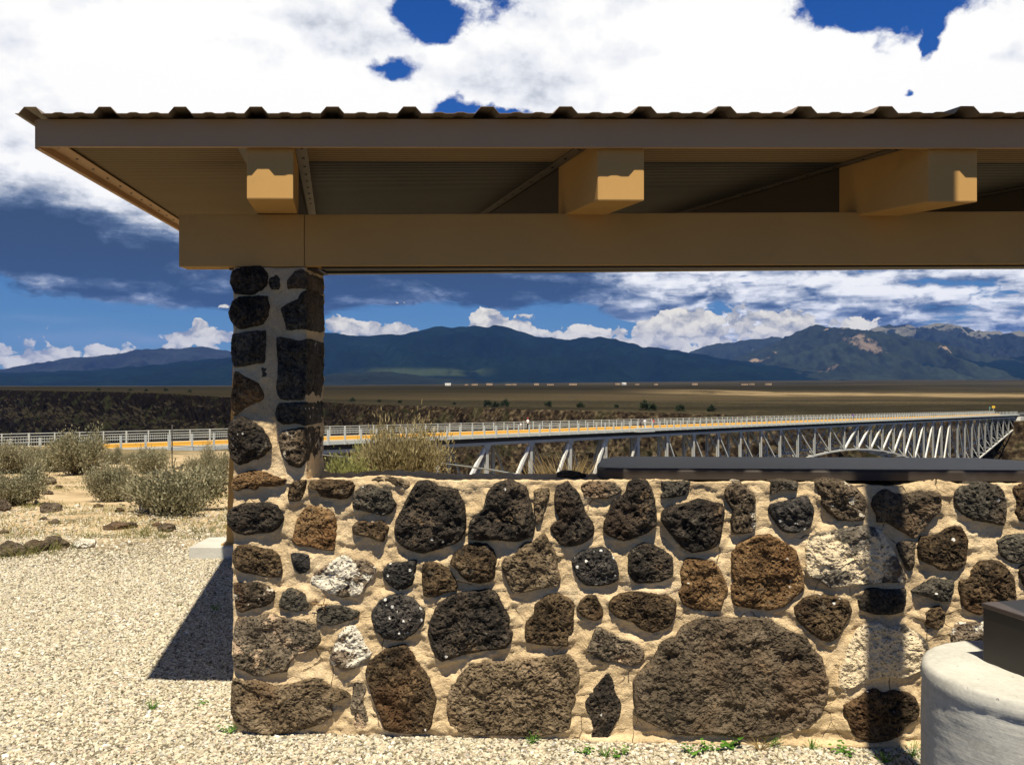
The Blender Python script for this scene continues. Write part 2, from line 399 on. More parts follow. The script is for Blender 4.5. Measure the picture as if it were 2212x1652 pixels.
def leafmat(name, c1, c2, c3, rough=.7, trans=.25):
    m, nt, b = new_mat(name, rough, .2)
    oi = rand01(nt); g = nt.nodes.new('ShaderNodeNewGeometry'); isl = X(nt, g.outputs['Random Per Island'])
    c = ramp(nt, isl * .8 + oi * .2, [(0, c1), (.55, c2), (1, c3)]); setcol(nt, b, c)
    if trans:
        t = nt.nodes.new('ShaderNodeBsdfTranslucent'); nt.links.new(c, t.inputs[0])
        mx = nt.nodes.new('ShaderNodeMixShader'); mx.inputs[0].default_value = trans
        out = [n for n in nt.nodes if n.type == 'OUTPUT_MATERIAL'][0]
        nt.links.new(b.outputs[0], mx.inputs[1]); nt.links.new(t.outputs[0], mx.inputs[2]); nt.links.new(mx.outputs[0], out.inputs[0])
leafmat('sage_leaf', (.13, .125, .068), (.29, .27, .165), (.50, .46, .31), .7, .3)
leafmat('rabbitbrush', (.14, .115, .055), (.30, .25, .125), (.47, .40, .22), .7, .3)
leafmat('olive_leaf', (.12, .135, .04), (.27, .275, .095), (.42, .40, .16), .7, .35)
leafmat('dry_grass', (.22, .15, .06), (.42, .31, .14), (.60, .47, .25), .8, .3)
leafmat('weed_leaf', (.05, .13, .015), (.10, .24, .03), (.20, .36, .06), .5, .3)
leafmat('ground_grass', (.09, .10, .03), (.20, .19, .065), (.38, .32, .13), .8, .25)
leafmat('juniper', (.012, .020, .010), (.028, .042, .018), (.06, .075, .03), .8, 0)
simple('bark', (.10, .075, .05), .9, .2, 20, .3, 90)

# ================================================================== THE SETTING
B = np.array([0.660, 0.751]); NN = np.array([-0.751, 0.660])      # bridge axis / along the gorge
S0, S1 = 30.0, 396.0                                              # the two rims, measured along the bridge axis
def st_xy(s, t): return s * B[0] + t * NN[0], s * B[1] + t * NN[1]
def near_z(x, y):
    d = np.maximum(y - 9.6, 0.0); lat = x / np.maximum(y, 1.0)
    slope = 0.060 + 0.040 * sstep(-0.34, -0.12, lat)
    z = -slope * d * sstep(0, 6, d)
    p = np.stack([x * 0.35, y * 0.35, x * 0], -1)
    return z + 0.10 * fbm(p, 3) * sstep(9.0, 13.0, y) + 0.022 * fbm(p * 6, 3) * sstep(8.2, 9.5, y)
def rim_far_z(t): return -14.5 + 6.5 * sstep(420, 900, t) + 2.0 * sstep(120, -20, t)
def plain_z(x, y):
    r = np.hypot(x, y); a = x / np.maximum(y, 1.0); s = x * B[0] + y * B[1]; t = x * NN[0] + y * NN[1]
    far = -38.0 + 62.0 * sstep(-0.5, 0.5, a)
    z = rim_far_z(t) * (1 - sstep(1500, 9000, r)) + far * sstep(1500, 9000, r)
    p = np.stack([x / 420.0, y / 420.0, x * 0], -1)
    return z + 1.6 * fbm(p, 3) * sstep(30, 500, s - S1)

def terrain_material():
    m, nt, b = new_mat('terrain', 0.95, 0.0); P = worldco(nt)
    sp_ = nt.nodes.new('ShaderNodeSeparateXYZ'); nt.links.new(P, sp_.inputs[0])
    x, y, z = (X(nt, sp_.outputs[i]) for i in range(3))
    s = x * float(B[0]) + y * float(B[1]); t = x * float(NN[0]) + y * float(NN[1])
    # sandy soil with litter on the near side
    n1 = noise(nt, P, .9, 6, .62); n2 = noise(nt, P, 9.0, 5, .65)
    soil = ramp(nt, (n1 - .5) * 1.2 + (n2 - .5) * .7 + .5, [(.12, (.22, .16, .09)), (.45, (.44, .335, .205)), (.85, (.62, .50, .33))])
    lit = noise(nt, P, 1.6, 4, .6).step(.52, .66) * noise(nt, P, 24.0, 3, .6).step(.42, .6)
    soil = cmix(nt, lit * .5, soil, (.17, .14, .075))
    # gravel pad by the shelter
    gv = voro(nt, P, 85.0, out='Color'); gd = voro(nt, P, 85.0)
    gsep = nt.nodes.new('ShaderNodeSeparateColor'); nt.links.new(gv, gsep.inputs[0])
    grav = ramp(nt, X(nt, gsep.outputs[0]), [(0, (.05, .045, .035)), (.3, (.15, .125, .08)), (.7, (.27, .23, .14)), (1, (.40, .36, .26))])
    grav = cmix(nt, gd.step(.35, .7) * .75, grav, (.10, .085, .055))
    edge = y + (noise(nt, P, 1.4, 5, .7) - .5) * 3.4 + (x.abs() - 6.5).max(0.0)
    soil = cmix(nt, edge.step(8.2, 9.6), grav, soil)
    bounce_cut = ((x.abs() - 12.0).max(0.0) + (y * -1.0 - 2.0).max(0.0)).step(0.0, 8.0) * noise(nt, P, .5, 5, .65).step(.34, .5)  # unseen outer ground darkened on purpose to cut bounce onto the rafters
    soil = cmix(nt, bounce_cut * .85, soil, (.13, .105, .055))
    # far side: sagebrush plain painted with cloud shade and sunlit bands, bare sandy strip
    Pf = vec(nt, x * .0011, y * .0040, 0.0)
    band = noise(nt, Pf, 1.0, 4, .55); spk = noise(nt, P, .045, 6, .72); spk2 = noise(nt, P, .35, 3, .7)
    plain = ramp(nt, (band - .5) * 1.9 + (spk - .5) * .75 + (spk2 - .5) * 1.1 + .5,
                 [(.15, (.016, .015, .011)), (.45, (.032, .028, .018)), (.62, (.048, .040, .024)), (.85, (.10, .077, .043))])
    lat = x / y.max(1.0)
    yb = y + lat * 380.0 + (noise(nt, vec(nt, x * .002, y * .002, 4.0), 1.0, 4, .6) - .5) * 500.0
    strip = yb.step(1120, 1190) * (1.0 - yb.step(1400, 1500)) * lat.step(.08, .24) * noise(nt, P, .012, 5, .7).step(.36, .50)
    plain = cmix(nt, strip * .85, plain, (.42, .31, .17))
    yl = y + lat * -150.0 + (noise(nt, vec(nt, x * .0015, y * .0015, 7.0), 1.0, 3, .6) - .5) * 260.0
    sun_band = yl.step(720, 800) * (1.0 - yl.step(1150, 1350))
    plain = cmix(nt, sun_band * .45, plain, (.10, .075, .041))
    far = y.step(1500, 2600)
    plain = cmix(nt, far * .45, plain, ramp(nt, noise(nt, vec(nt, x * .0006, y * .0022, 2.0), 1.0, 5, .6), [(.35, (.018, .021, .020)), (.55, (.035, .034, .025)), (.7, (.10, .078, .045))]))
    # gorge wall: basalt blocks and talus
    g = nt.nodes.new('ShaderNodeNewGeometry'); gs = nt.nodes.new('ShaderNodeSeparateXYZ'); nt.links.new(g.outputs['Normal'], gs.inputs[0])
    steep = 1.0 - X(nt, gs.outputs[2]).step(.75, .97)
    rk = noise(nt, P, .24, 7, .75); rk2 = voro(nt, P, .42)
    rock = ramp(nt, (rk - .5) * 2.3 + (rk2 - .45) * .6 + .5, [(.12, (.006, .005, .004)), (.45, (.028, .020, .013)), (.68, (.060, .043, .025)), (.9, (.14, .11, .065))])
    left_shade = t.step(330, 600)  # cloud shade on the left reach, painted into the rock colour
    rock = cmix(nt, left_shade * .93, rock, (.0055, .0046, .0040))
    veg = noise(nt, P, .07, 4, .6).step(.54, .62)
    rock = cmix(nt, veg * .45, rock, (.030, .034, .014))
    green = (1.0 - t.step(8, 34)) * s.step(378, 388) * noise(nt, P, .22, 4, .6).step(.46, .56)
    rock = cmix(nt, green * .8, rock, (.06, .095, .022))
    plain = cmix(nt, t.step(480, 760) * (1.0 - y.step(1900, 3000)) * .8, plain, (.017, .016, .011))  # left plain darkened too, as if under cloud
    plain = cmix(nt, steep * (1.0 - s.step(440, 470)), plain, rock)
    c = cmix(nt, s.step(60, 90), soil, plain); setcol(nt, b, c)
    hb = noise(nt, P, 30.0, 5, .65) * .012 + noise(nt, P, .8, 5, .7) * (s.step(200, 300)) * 1.2
    bump(nt, b, hb, .7, 1.0)
terrain_material()

def heightgrid(name, xs, ys, zf):
    Xg, Yg = np.meshgrid(xs, ys); x, y = Xg.ravel(), Yg.ravel()
    v = np.stack([x, y, zf(x, y)], -1)
    o = mesh(name, v, grid_faces(len(ys), len(xs)), 'terrain', smooth=True)
    return tag(o, kind='structure')
def near_full(x, y):
    s = x * B[0] + y * B[1]; t = x * NN[0] + y * NN[1]
    w = 2.5 * fbm(np.stack([t * .09, t * 0, t * 0 + 3], -1), 3)
    drop = np.maximum(s - S0 - w, 0)
    return near_z(x, y) - 26.0 * sstep(0, 16, drop) * (0.8 + 0.4 * sstep(0, 30, drop)) - drop * 1.3
ys = np.concatenate([np.linspace(-400, -20, 8), np.linspace(-14, 8, 12), np.linspace(8.4, 30, 84), np.linspace(30.6, 110, 90)])
xs = np.concatenate([np.linspace(-400, -60, 10), np.linspace(-56, -22, 34), np.linspace(-21.5, 22, 160), np.linspace(23, 80, 30)])
ground = heightgrid('ground', xs, ys, near_full)
tag(ground, 'near side sandy ground sloping to the gorge rim', 'ground')

def gorge():
    s = np.concatenate([np.linspace(34, 200, 14), np.linspace(215, 320, 22), np.linspace(322, 440, 80)])
    t = np.concatenate([np.linspace(-140, -6, 40), np.linspace(-4, 760, 300), np.linspace(764, 1900, 220)])
    Sg, Tg = np.meshgrid(s, t); S, T = Sg.ravel(), Tg.ravel()
    lat = 9.0 * fbm(np.stack([T * .013, S * 0, T * 0], -1), 4) + 2.5 * fbm(np.stack([T * .07, S * .03, T * 0], -1), 3)
    lat *= sstep(0, 60, np.abs(T + 2)) * .9 + .1
    f = (S1 + lat - S) / 165.0
    prof = np.interp(f, [-1, 0, .03, .09, .20, .26, .45, .52, 1.0, 1.2], [0, 0, .05, .13, .19, .30, .46, .58, 1.0, 1.0])
    z = rim_far_z(T) * 1.0 - 168.0 * prof
    zn = near_z(*st_xy(np.full_like(T, S0), T)) - 25 - 165.0 * sstep(0, 150, S - S0)
    z = np.where(S < 205, zn, z)
    x, y = st_xy(S, T)
    p = np.stack([x * .06, y * .06, z * .06], -1)
    rug = sstep(0.0, .05, f) * (S > 205)
    block = np.floor(fbm(p * 3.1, 2) * 3) / 3
    d = rug * (3.2 * fbm(p, 4, .6) + 1.7 * block + 1.6 * (worley(p * 4.0) - .5))
    z = z + d * .8; x -= B[0] * d * .8; y -= B[1] * d * .8
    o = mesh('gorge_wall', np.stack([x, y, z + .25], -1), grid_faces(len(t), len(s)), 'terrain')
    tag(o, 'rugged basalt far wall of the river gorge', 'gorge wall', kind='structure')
gorge()
def plain():
    az = np.radians(np.linspace(-62, 62, 220)); r = np.geomspace(300, 46000, 130)
    Ag, Rg = np.meshgrid(az, r); x = (np.sin(Ag) * Rg).ravel(); y = (np.cos(Ag) * Rg).ravel()
    s = x * B[0] + y * B[1]
    v = np.stack([x, y, plain_z(x, y)], -1); F = grid_faces(len(r), len(az))
    keep = (s[F] > S1 + 22).all(1)
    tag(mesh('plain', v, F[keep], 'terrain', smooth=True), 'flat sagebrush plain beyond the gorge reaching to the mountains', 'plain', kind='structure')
plain()
pk = mesh('bounce_cut_sheet', [(-60, -60, .004), (60, -60, .004), (60, 3.1, .004), (-60, 3.1, .004)], [(0, 1, 2, 3)], 'asphalt')  # unseen dark sheet added to lessen light bounced off the ground
tag(pk, kind='structure')

# ------------------------------------------------------------------ mountains
def mountain_mat(name, forest, rockc, rock_amt, meadow=0.0, hib=.14):
    m, nt, b = new_mat(name, .95, .0); P = worldco(nt)
    n = noise(nt, P, .0011, 7, .62); f = noise(nt, P, .012, 4, .7)
    c = ramp(nt, (n - .5) * 1.2 + (f - .5) * .8 + .5, [(.2, tuple(q * .55 for q in forest)), (.55, forest), (.9, tuple(q * 1.7 for q in forest))])
    if rock_amt:
        sp_ = nt.nodes.new('ShaderNodeSeparateXYZ'); nt.links.new(P, sp_.inputs[0]); z = X(nt, sp_.outputs[2])
        hi = z.step(650, 1250)
        rn = noise(nt, P, .00085, 7, .66)
        c = cmix(nt, (rn + hi * hib).step(.72 - rock_amt, .77 - rock_amt) * .85, c, rockc)
    if name == 'bare_mountain':
        sp3 = nt.nodes.new('ShaderNodeSeparateXYZ'); nt.links.new(P, sp3.inputs[0]); yy3 = X(nt, sp3.outputs[1]); l3 = X(nt, sp3.outputs[0]) / yy3; e3 = X(nt, sp3.outputs[2]) / yy3
        q1 = (l3 - .408) * 34.0; q2 = (e3 - .043 + (l3 - .408) * .35) * 95.0
        pt_ = (q1 * q1 + q2 * q2).__mul__(-1.0).exp() * .34 + noise(nt, P, .0022, 7, .7) 
        c = cmix(nt, pt_.step(.68, .80) * .8, c, (.20, .155, .115))
    if meadow:
        sp2 = nt.nodes.new('ShaderNodeSeparateXYZ'); nt.links.new(P, sp2.inputs[0]); z2 = X(nt, sp2.outputs[2]); lt = X(nt, sp2.outputs[0]) / X(nt, sp2.outputs[1])
        md = z2.step(60, 100) * (1.0 - z2.step(150, 215)) * lt.step(-.21, -.13) * (1.0 - lt.step(-.05, -.01)) * noise(nt, P, .0016, 5, .6).step(.38, .5)
        c = cmix(nt, md * meadow, c, (.085, .11, .045))
    setcol(nt, b, c)
mountain_mat('forest_mountain', (.005, .0115, .009), (.2, .15, .1), 0, .32)
mountain_mat('bare_mountain', (.020, .027, .018), (.25, .185, .125), .095, 0, 0.0)
mountain_mat('peak_mountain', (.018, .024, .018), (.15, .145, .11), .10, 0, .16)
mountain_mat('far_mountain', (.018, .022, .020), (.12, .11, .085), .06, 0, .14)
mountain_mat('foothill', (.012, .017, .012), (.2, .15, .1), 0)
def mountain(name, outline, Y, front, mat, label, seed, rough=1.0, base_y=836, back=.35, group=None):
    """a range whose crest stands at distance Y, its spurs running out towards the plain"""
    ox = np.array([p[0] for p in outline], float); oy = np.array([p[1] for p in outline], float)
    nx = 560; nw = 46
    xd = np.linspace(ox[0], ox[-1], nx); crest = (826 - np.interp(xd, ox, oy)) / F_D * Y + 0
    k = np.ones(5) / 5; crest = np.convolve(np.pad(crest, 2, mode='edge'), k, 'valid')
    crest = crest + Y * .0011 * rough * fbm(np.stack([xd / 28, xd * 0 + seed, xd * 0], -1), 3)
    Xc = (xd - 1106) / F_D * Y
    w = np.concatenate([np.linspace(0, 1, 70), 1 + np.linspace(.05, 1, 14)])
    z0 = (826 - base_y) / F_D * front
    Wg, Xg = np.meshgrid(w, np.arange(nx), indexing='ij'); wv = Wg.ravel(); xi = Xg.ravel().astype(int)
    yy = np.where(wv <= 1, front + (Y - front) * wv, Y + (wv - 1) * Y * back)
    xx = Xc[xi]; cz = crest[xi]
    P = np.stack([xx / 1300 + seed, yy / 2600, yy * 0 + seed], -1)
    spur = 1 - np.abs(fbm(P, 5, .55)) * 1.5
    side = np.clip(wv, 0, 2); up = np.where(side <= 1, side, 2 - side)
    mid = np.sin(np.pi * np.clip(up, 0, 1))
    hgt = np.power(np.clip(up, 0, 1), 1.25) + (spur - .55) * .42 * mid * rough
    fall = np.minimum(1, np.minimum(xi, nx - 1 - xi) / 14.0)
    z = z0 - 25 + (cz - z0 + 25) * np.clip(hgt, 0, 1.0)
    z = z + fbm(np.stack([xx / 330, yy / 330, yy * 0 + seed], -1), 4) * 42 * rough * up
    z = np.where((xi < 14) & (ox[0] > 0), z0 - 25 + (z - z0 + 25) * fall, z)
    o = mesh(name, np.stack([xx, yy, z], -1), grid_faces(len(w), nx), mat, smooth=True)
    return tag(o, label, 'mountain', group, 'structure')
mountain('mountain', [(-500, 800), (-100, 797), (0, 799), (60, 792), (110, 783), (150, 774), (200, 768), (255, 765), (300, 756), (350, 752), (395, 754), (430, 749), (470, 754), (520, 762), (600, 775), (700, 800), (800, 815)],
         21000, 15500, 'far_mountain', 'long low blue mountain at the left with a grey bald summit', 3.0, .8, 830)
mountain('mountain', [(-500, 806), (0, 806), (200, 800), (320, 790), (400, 781), (440, 777), (500, 772), (560, 760), (640, 735), (690, 717), (740, 720), (780, 728), (830, 722), (880, 722), (920, 708), (945, 704), (965, 709), (1000, 703), (1050, 706), (1070, 703), (1095, 706), (1130, 720), (1180, 729), (1230, 733), (1270, 729), (1300, 726), (1340, 737), (1400, 747), (1440, 755), (1490, 762), (1560, 773), (1640, 786), (1720, 800), (1800, 812)],
         14500, 9800, 'forest_mountain', 'broad dark forested mountain filling the middle of the skyline', 7.0, .8, 832)
mountain('mountain', [(1400, 812), (1450, 780), (1490, 762), (1520, 748), (1545, 742), (1580, 740), (1620, 733), (1680, 728), (1760, 745), (1900, 780), (2100, 800)],
         21500, 16000, 'bare_mountain', 'pale green distant hill behind the gap in the skyline', 12.0, .8, 826)
mountain('mountain', [(1500, 812), (1570, 785), (1640, 755), (1690, 733), (1720, 716), (1760, 704), (1800, 706), (1850, 714), (1900, 728), (1950, 745), (2010, 768), (2070, 787), (2130, 800), (2200, 810)],
         16500, 10800, 'bare_mountain', 'rounded mountain at the right with bare tan rock slopes', 5.0, 1.3, 824)
mountain('mountain', [(1700, 800), (1800, 745), (1860, 718), (1890, 706), (1930, 704), (1960, 701), (1985, 706), (2020, 697), (2060, 706), (2090, 716), (2130, 719), (2170, 716), (2230, 720), (2320, 735), (2500, 760), (2800, 800)],
         19500, 14000, 'peak_mountain', 'high jagged peak with grey bald slopes at the far right', 9.0, 1.4, 822)
mountain('mountain', [(1860, 815), (1940, 790), (1990, 772), (2030, 764), (2080, 778), (2130, 786), (2200, 770), (2260, 762), (2400, 770), (2600, 800)],
         13500, 10500, 'forest_mountain', 'dark forested foothills before the far right peak', 15.0, 1.0, 824)
mountain('hills', [(560, 828), (650, 815), (720, 806), (800, 804), (880, 806), (930, 812), (1000, 818), (1080, 824), (1150, 829)],
         8800, 7600, 'foothill', 'low dark wooded foothills under the middle mountain', 21.0, .6, 836)

# ------------------------------------------------------------------ air
def haze():
    m = bpy.data.materials.new('haze'); m.use_nodes = True; nt = m.node_tree; nt.nodes.clear()
    out = nt.nodes.new('ShaderNodeOutputMaterial'); v = nt.nodes.new('ShaderNodeVolumePrincipled')
    v.inputs['Color'].default_value = (.12, .31, 1.0, 1); v.inputs['Density'].default_value = 1.3e-5; v.inputs['Anisotropy'].default_value = 0.0
    nt.links.new(v.outputs[0], out.inputs['Volume']); MAT['haze'] = m
    x0, x1, y0, y1, z0, z1 = -42000, 42000, -900, 47000, -240, 2300
    o = hexa('haze', [(x0, y0, z0), (x1, y0, z0), (x1, y1, z0), (x0, y1, z0), (x0, y0, z1), (x1, y0, z1), (x1, y1, z1), (x0, y1, z1)], 'haze')
    tag(o, 'thin blue haze in the distant air', 'haze', kind='stuff')
haze()

# ================================================================== STONE WALL AND PILLAR
def Dw(x): return 3.95 - 0.054 * x                       # distance of the wall's front at sideways position x
WN = Vector((-0.054, -1.0, 0)).normalized(); WU = Vector((1.0, -0.054, 0)).normalized()
W0 = Vector((0, 3.95, 0))
def wall_uv(xf, yf):
    """photo-grid point on the wall front -> (along, up) in metres"""
    ax = (xf - 1296) / 2200.0; az = (968 - yf) / 2200.0
    d = 3.95 / (1 + 0.054 * ax)
    p = Vector((ax * d, d, 0)) - W0
    return p.dot(WU), H + az * d
def w3(u, v, w): return W0 + WU * u + Vector((0, 0, v)) + WN * w

def smooth_outline(pts, step=0.006, jag=0.0025, seed=0.0):
    P = np.array(pts, float); n = len(P); out = []
    for i in range(n):
        p0, p1, p2, p3 = P[i - 1], P[i], P[(i + 1) % n], P[(i + 2) % n]
        m = max(2, int(np.linalg.norm(p2 - p1) / step))
        for k in range(m):
            t = k / m; a = .5 * ((2 * p1) + (p2 - p0) * t * .8 + (2 * p0 - 5 * p1 + 4 * p2 - p3) * t * t * .8 + (-p0 + 3 * p1 - 3 * p2 + p3) * t ** 3 * .8)
            lin = p1 + (p2 - p1) * t
            out.append(a * .55 + lin * .45 if True else a)
    O = np.array(out)
    q = np.stack([O[:, 0] * 70, O[:, 1] * 70, O[:, 0] * 0 + seed], -1)
    nx = np.roll(O, -1, 0) - np.roll(O, 1, 0); nx = np.stack([nx[:, 1], -nx[:, 0]], -1); nx /= np.linalg.norm(nx, axis=1)[:, None] + 1e-9
    return O + nx * (jag * fbm(q, 3, .6))[:, None]
def stone_geo(pts, protr, seed, pit=1.0, skirt=0.05, flat=0.0):
    O = smooth_outline(pts, seed=seed)
    x, y = O[:, 0], O[:, 1]; x2, y2 = np.roll(x, -1), np.roll(y, -1); cr = x * y2 - x2 * y; A = cr.sum() / 2
    if A < 0: O = O[::-1]; x, y = O[:, 0], O[:, 1]; x2, y2 = np.roll(x, -1), np.roll(y, -1); cr = x * y2 - x2 * y; A = cr.sum() / 2
    c = np.array([((x + x2) * cr).sum(), ((y + y2) * cr).sum()]) / (6 * A)
    rad = math.sqrt(abs(A) / math.pi); nr = max(7, int(rad / .0065)); M = len(O)
    t = 1 - np.linspace(0, 1, nr + 1)[1:] ** 1.25; t = np.concatenate([[1.0], t])       # edge -> centre
    t[-1] = 0.02
    rings = [c + (O - c) * q for q in t]
    UV = np.concatenate(rings); ed = np.concatenate([np.linalg.norm(O - c, axis=1) * (1 - q) for q in t])
    wdt = min(.045 + .25 * flat * 0, .55 * rad) * (1.25 - .7 * flat); q = np.clip(ed / wdt, 0, 1)
    h = protr * np.sqrt(1 - (1 - q) ** 2)
    rs = np.random.default_rng(int(seed * 977) + 3)
    tilt = rs.normal(size=2) * .10 * (1 - flat)
    h = h + ((UV - c) @ tilt) * q
    for _ in range(5):                       # broken faces
        sl_ = rs.normal(size=2) * .45; off = protr * (.85 + .35 * rs.random()); pl_ = off + (UV - c) @ sl_
        h = np.minimum(h, np.maximum(pl_, protr * (.58 + .25 * q)))
    P = np.stack([UV[:, 0], UV[:, 1], h + seed * 3.7], -1)
    n1 = fbm(P * 11, 3, .55); n2 = fbm(P * 42, 3, .6); wz = worley(P * 34 + n1[:, None] * .8); wz2 = worley(P * 75)
    facet = worley(P * 13)
    e = sstep(0, .6, q)
    h = h + e * (protr * .34 * n1 + .0055 * n2 - .010 * pit * sstep(.42, .08, wz) - .0045 * pit * sstep(.4, .05, wz2) + (facet - .55) * .020 * (1 - .6 * flat))
    if flat > 0: h = h + e * .011 * (np.round(fbm(P * 4.5 + 3, 3) * 2.4) / 2.4)
    h = np.maximum(h, -.004)
    lateral = (.004 * fbm(P * 55 + 9, 2))[:, None] * (UV - c) / (np.linalg.norm(UV - c, axis=1)[:, None] + 1e-6) * e[:, None]
    UV = UV + lateral
    V = np.concatenate([np.concatenate([UV, h[:, None]], 1)])
    F = []
    for k in range(len(t) - 1):
        a = k * M; i = np.arange(M); j = (i + 1) % M
        F.append(np.stack([a + i, a + j, a + M + j, a + M + i], -1))
    F = np.concatenate(F).tolist()
    last = (len(t) - 1) * M; F.append(list(range(last, last + M)))
    # skirt back into the masonry
    ns = max(1, int(skirt / .03)); base = len(V)
    for k in range(1, ns + 1):
        z = -skirt * k / ns; oo = c + (O - c) * (1 - .02 * k / ns)
        pj = np.stack([oo[:, 0] * 30, oo[:, 1] * 30, np.full(M, z * 30 + seed)], -1)
        oo = oo + (O - c) / (np.linalg.norm(O - c, axis=1)[:, None]) * (.006 * fbm(pj, 3))[:, None]
        V = np.concatenate([V, np.concatenate([oo, np.full((M, 1), z)], 1)])
    for k in range(ns):
        a = 0 if k == 0 else base + (k - 1) * M; b_ = base + k * M
        for i in range(M): j = (i + 1) % M; F.append([a + j, a + i, b_ + i, b_ + j])
    F.append(list(range(base + (ns - 1) * M, base + ns * M))[::-1])
    return V, F, c
OUTL = []
def stone(parent, pts_full, mat, protr, seed, pit=1.0, skirt=.05, flat=0.0, label=None):
    uv = [wall_uv(*p) for p in pts_full]; OUTL.append(np.array(uv))
    V, F, c = stone_geo(uv, protr * 1.12, seed, pit, skirt, flat)
    org = w3(c[0], c[1], 0)
    W = np.array(WU)[None] * (V[:, 0:1] - c[0]) + np.array([0, 0, 1.0])[None] * (V[:, 1:2] - c[1]) + np.array(WN)[None] * V[:, 2:3]
    o = mesh('stone', W, F, mat, parent, False, org)
    if label: o['label'] = label
    return o
ZO = {'1': (540, 1180, 3.95), '2': (1060, 1180, 3.95), '3': (1580, 1180, 3.95), '4': (2032, 1180, 3.95),
      '5': (540, 1520, 3.687), '6': (1060, 1520, 3.687), '7': (1560, 1520, 3.687), '8': (1992, 1520, 3.687), 'p': (560, 640, 2.753), 'f': (0, 0, 1)}
def zp(z, s):
    ox, oy, k = ZO[z]
    return [(ox + float(a) / k, oy + float(b) / k) for a, b in (q.split(',') for q in s.split())]
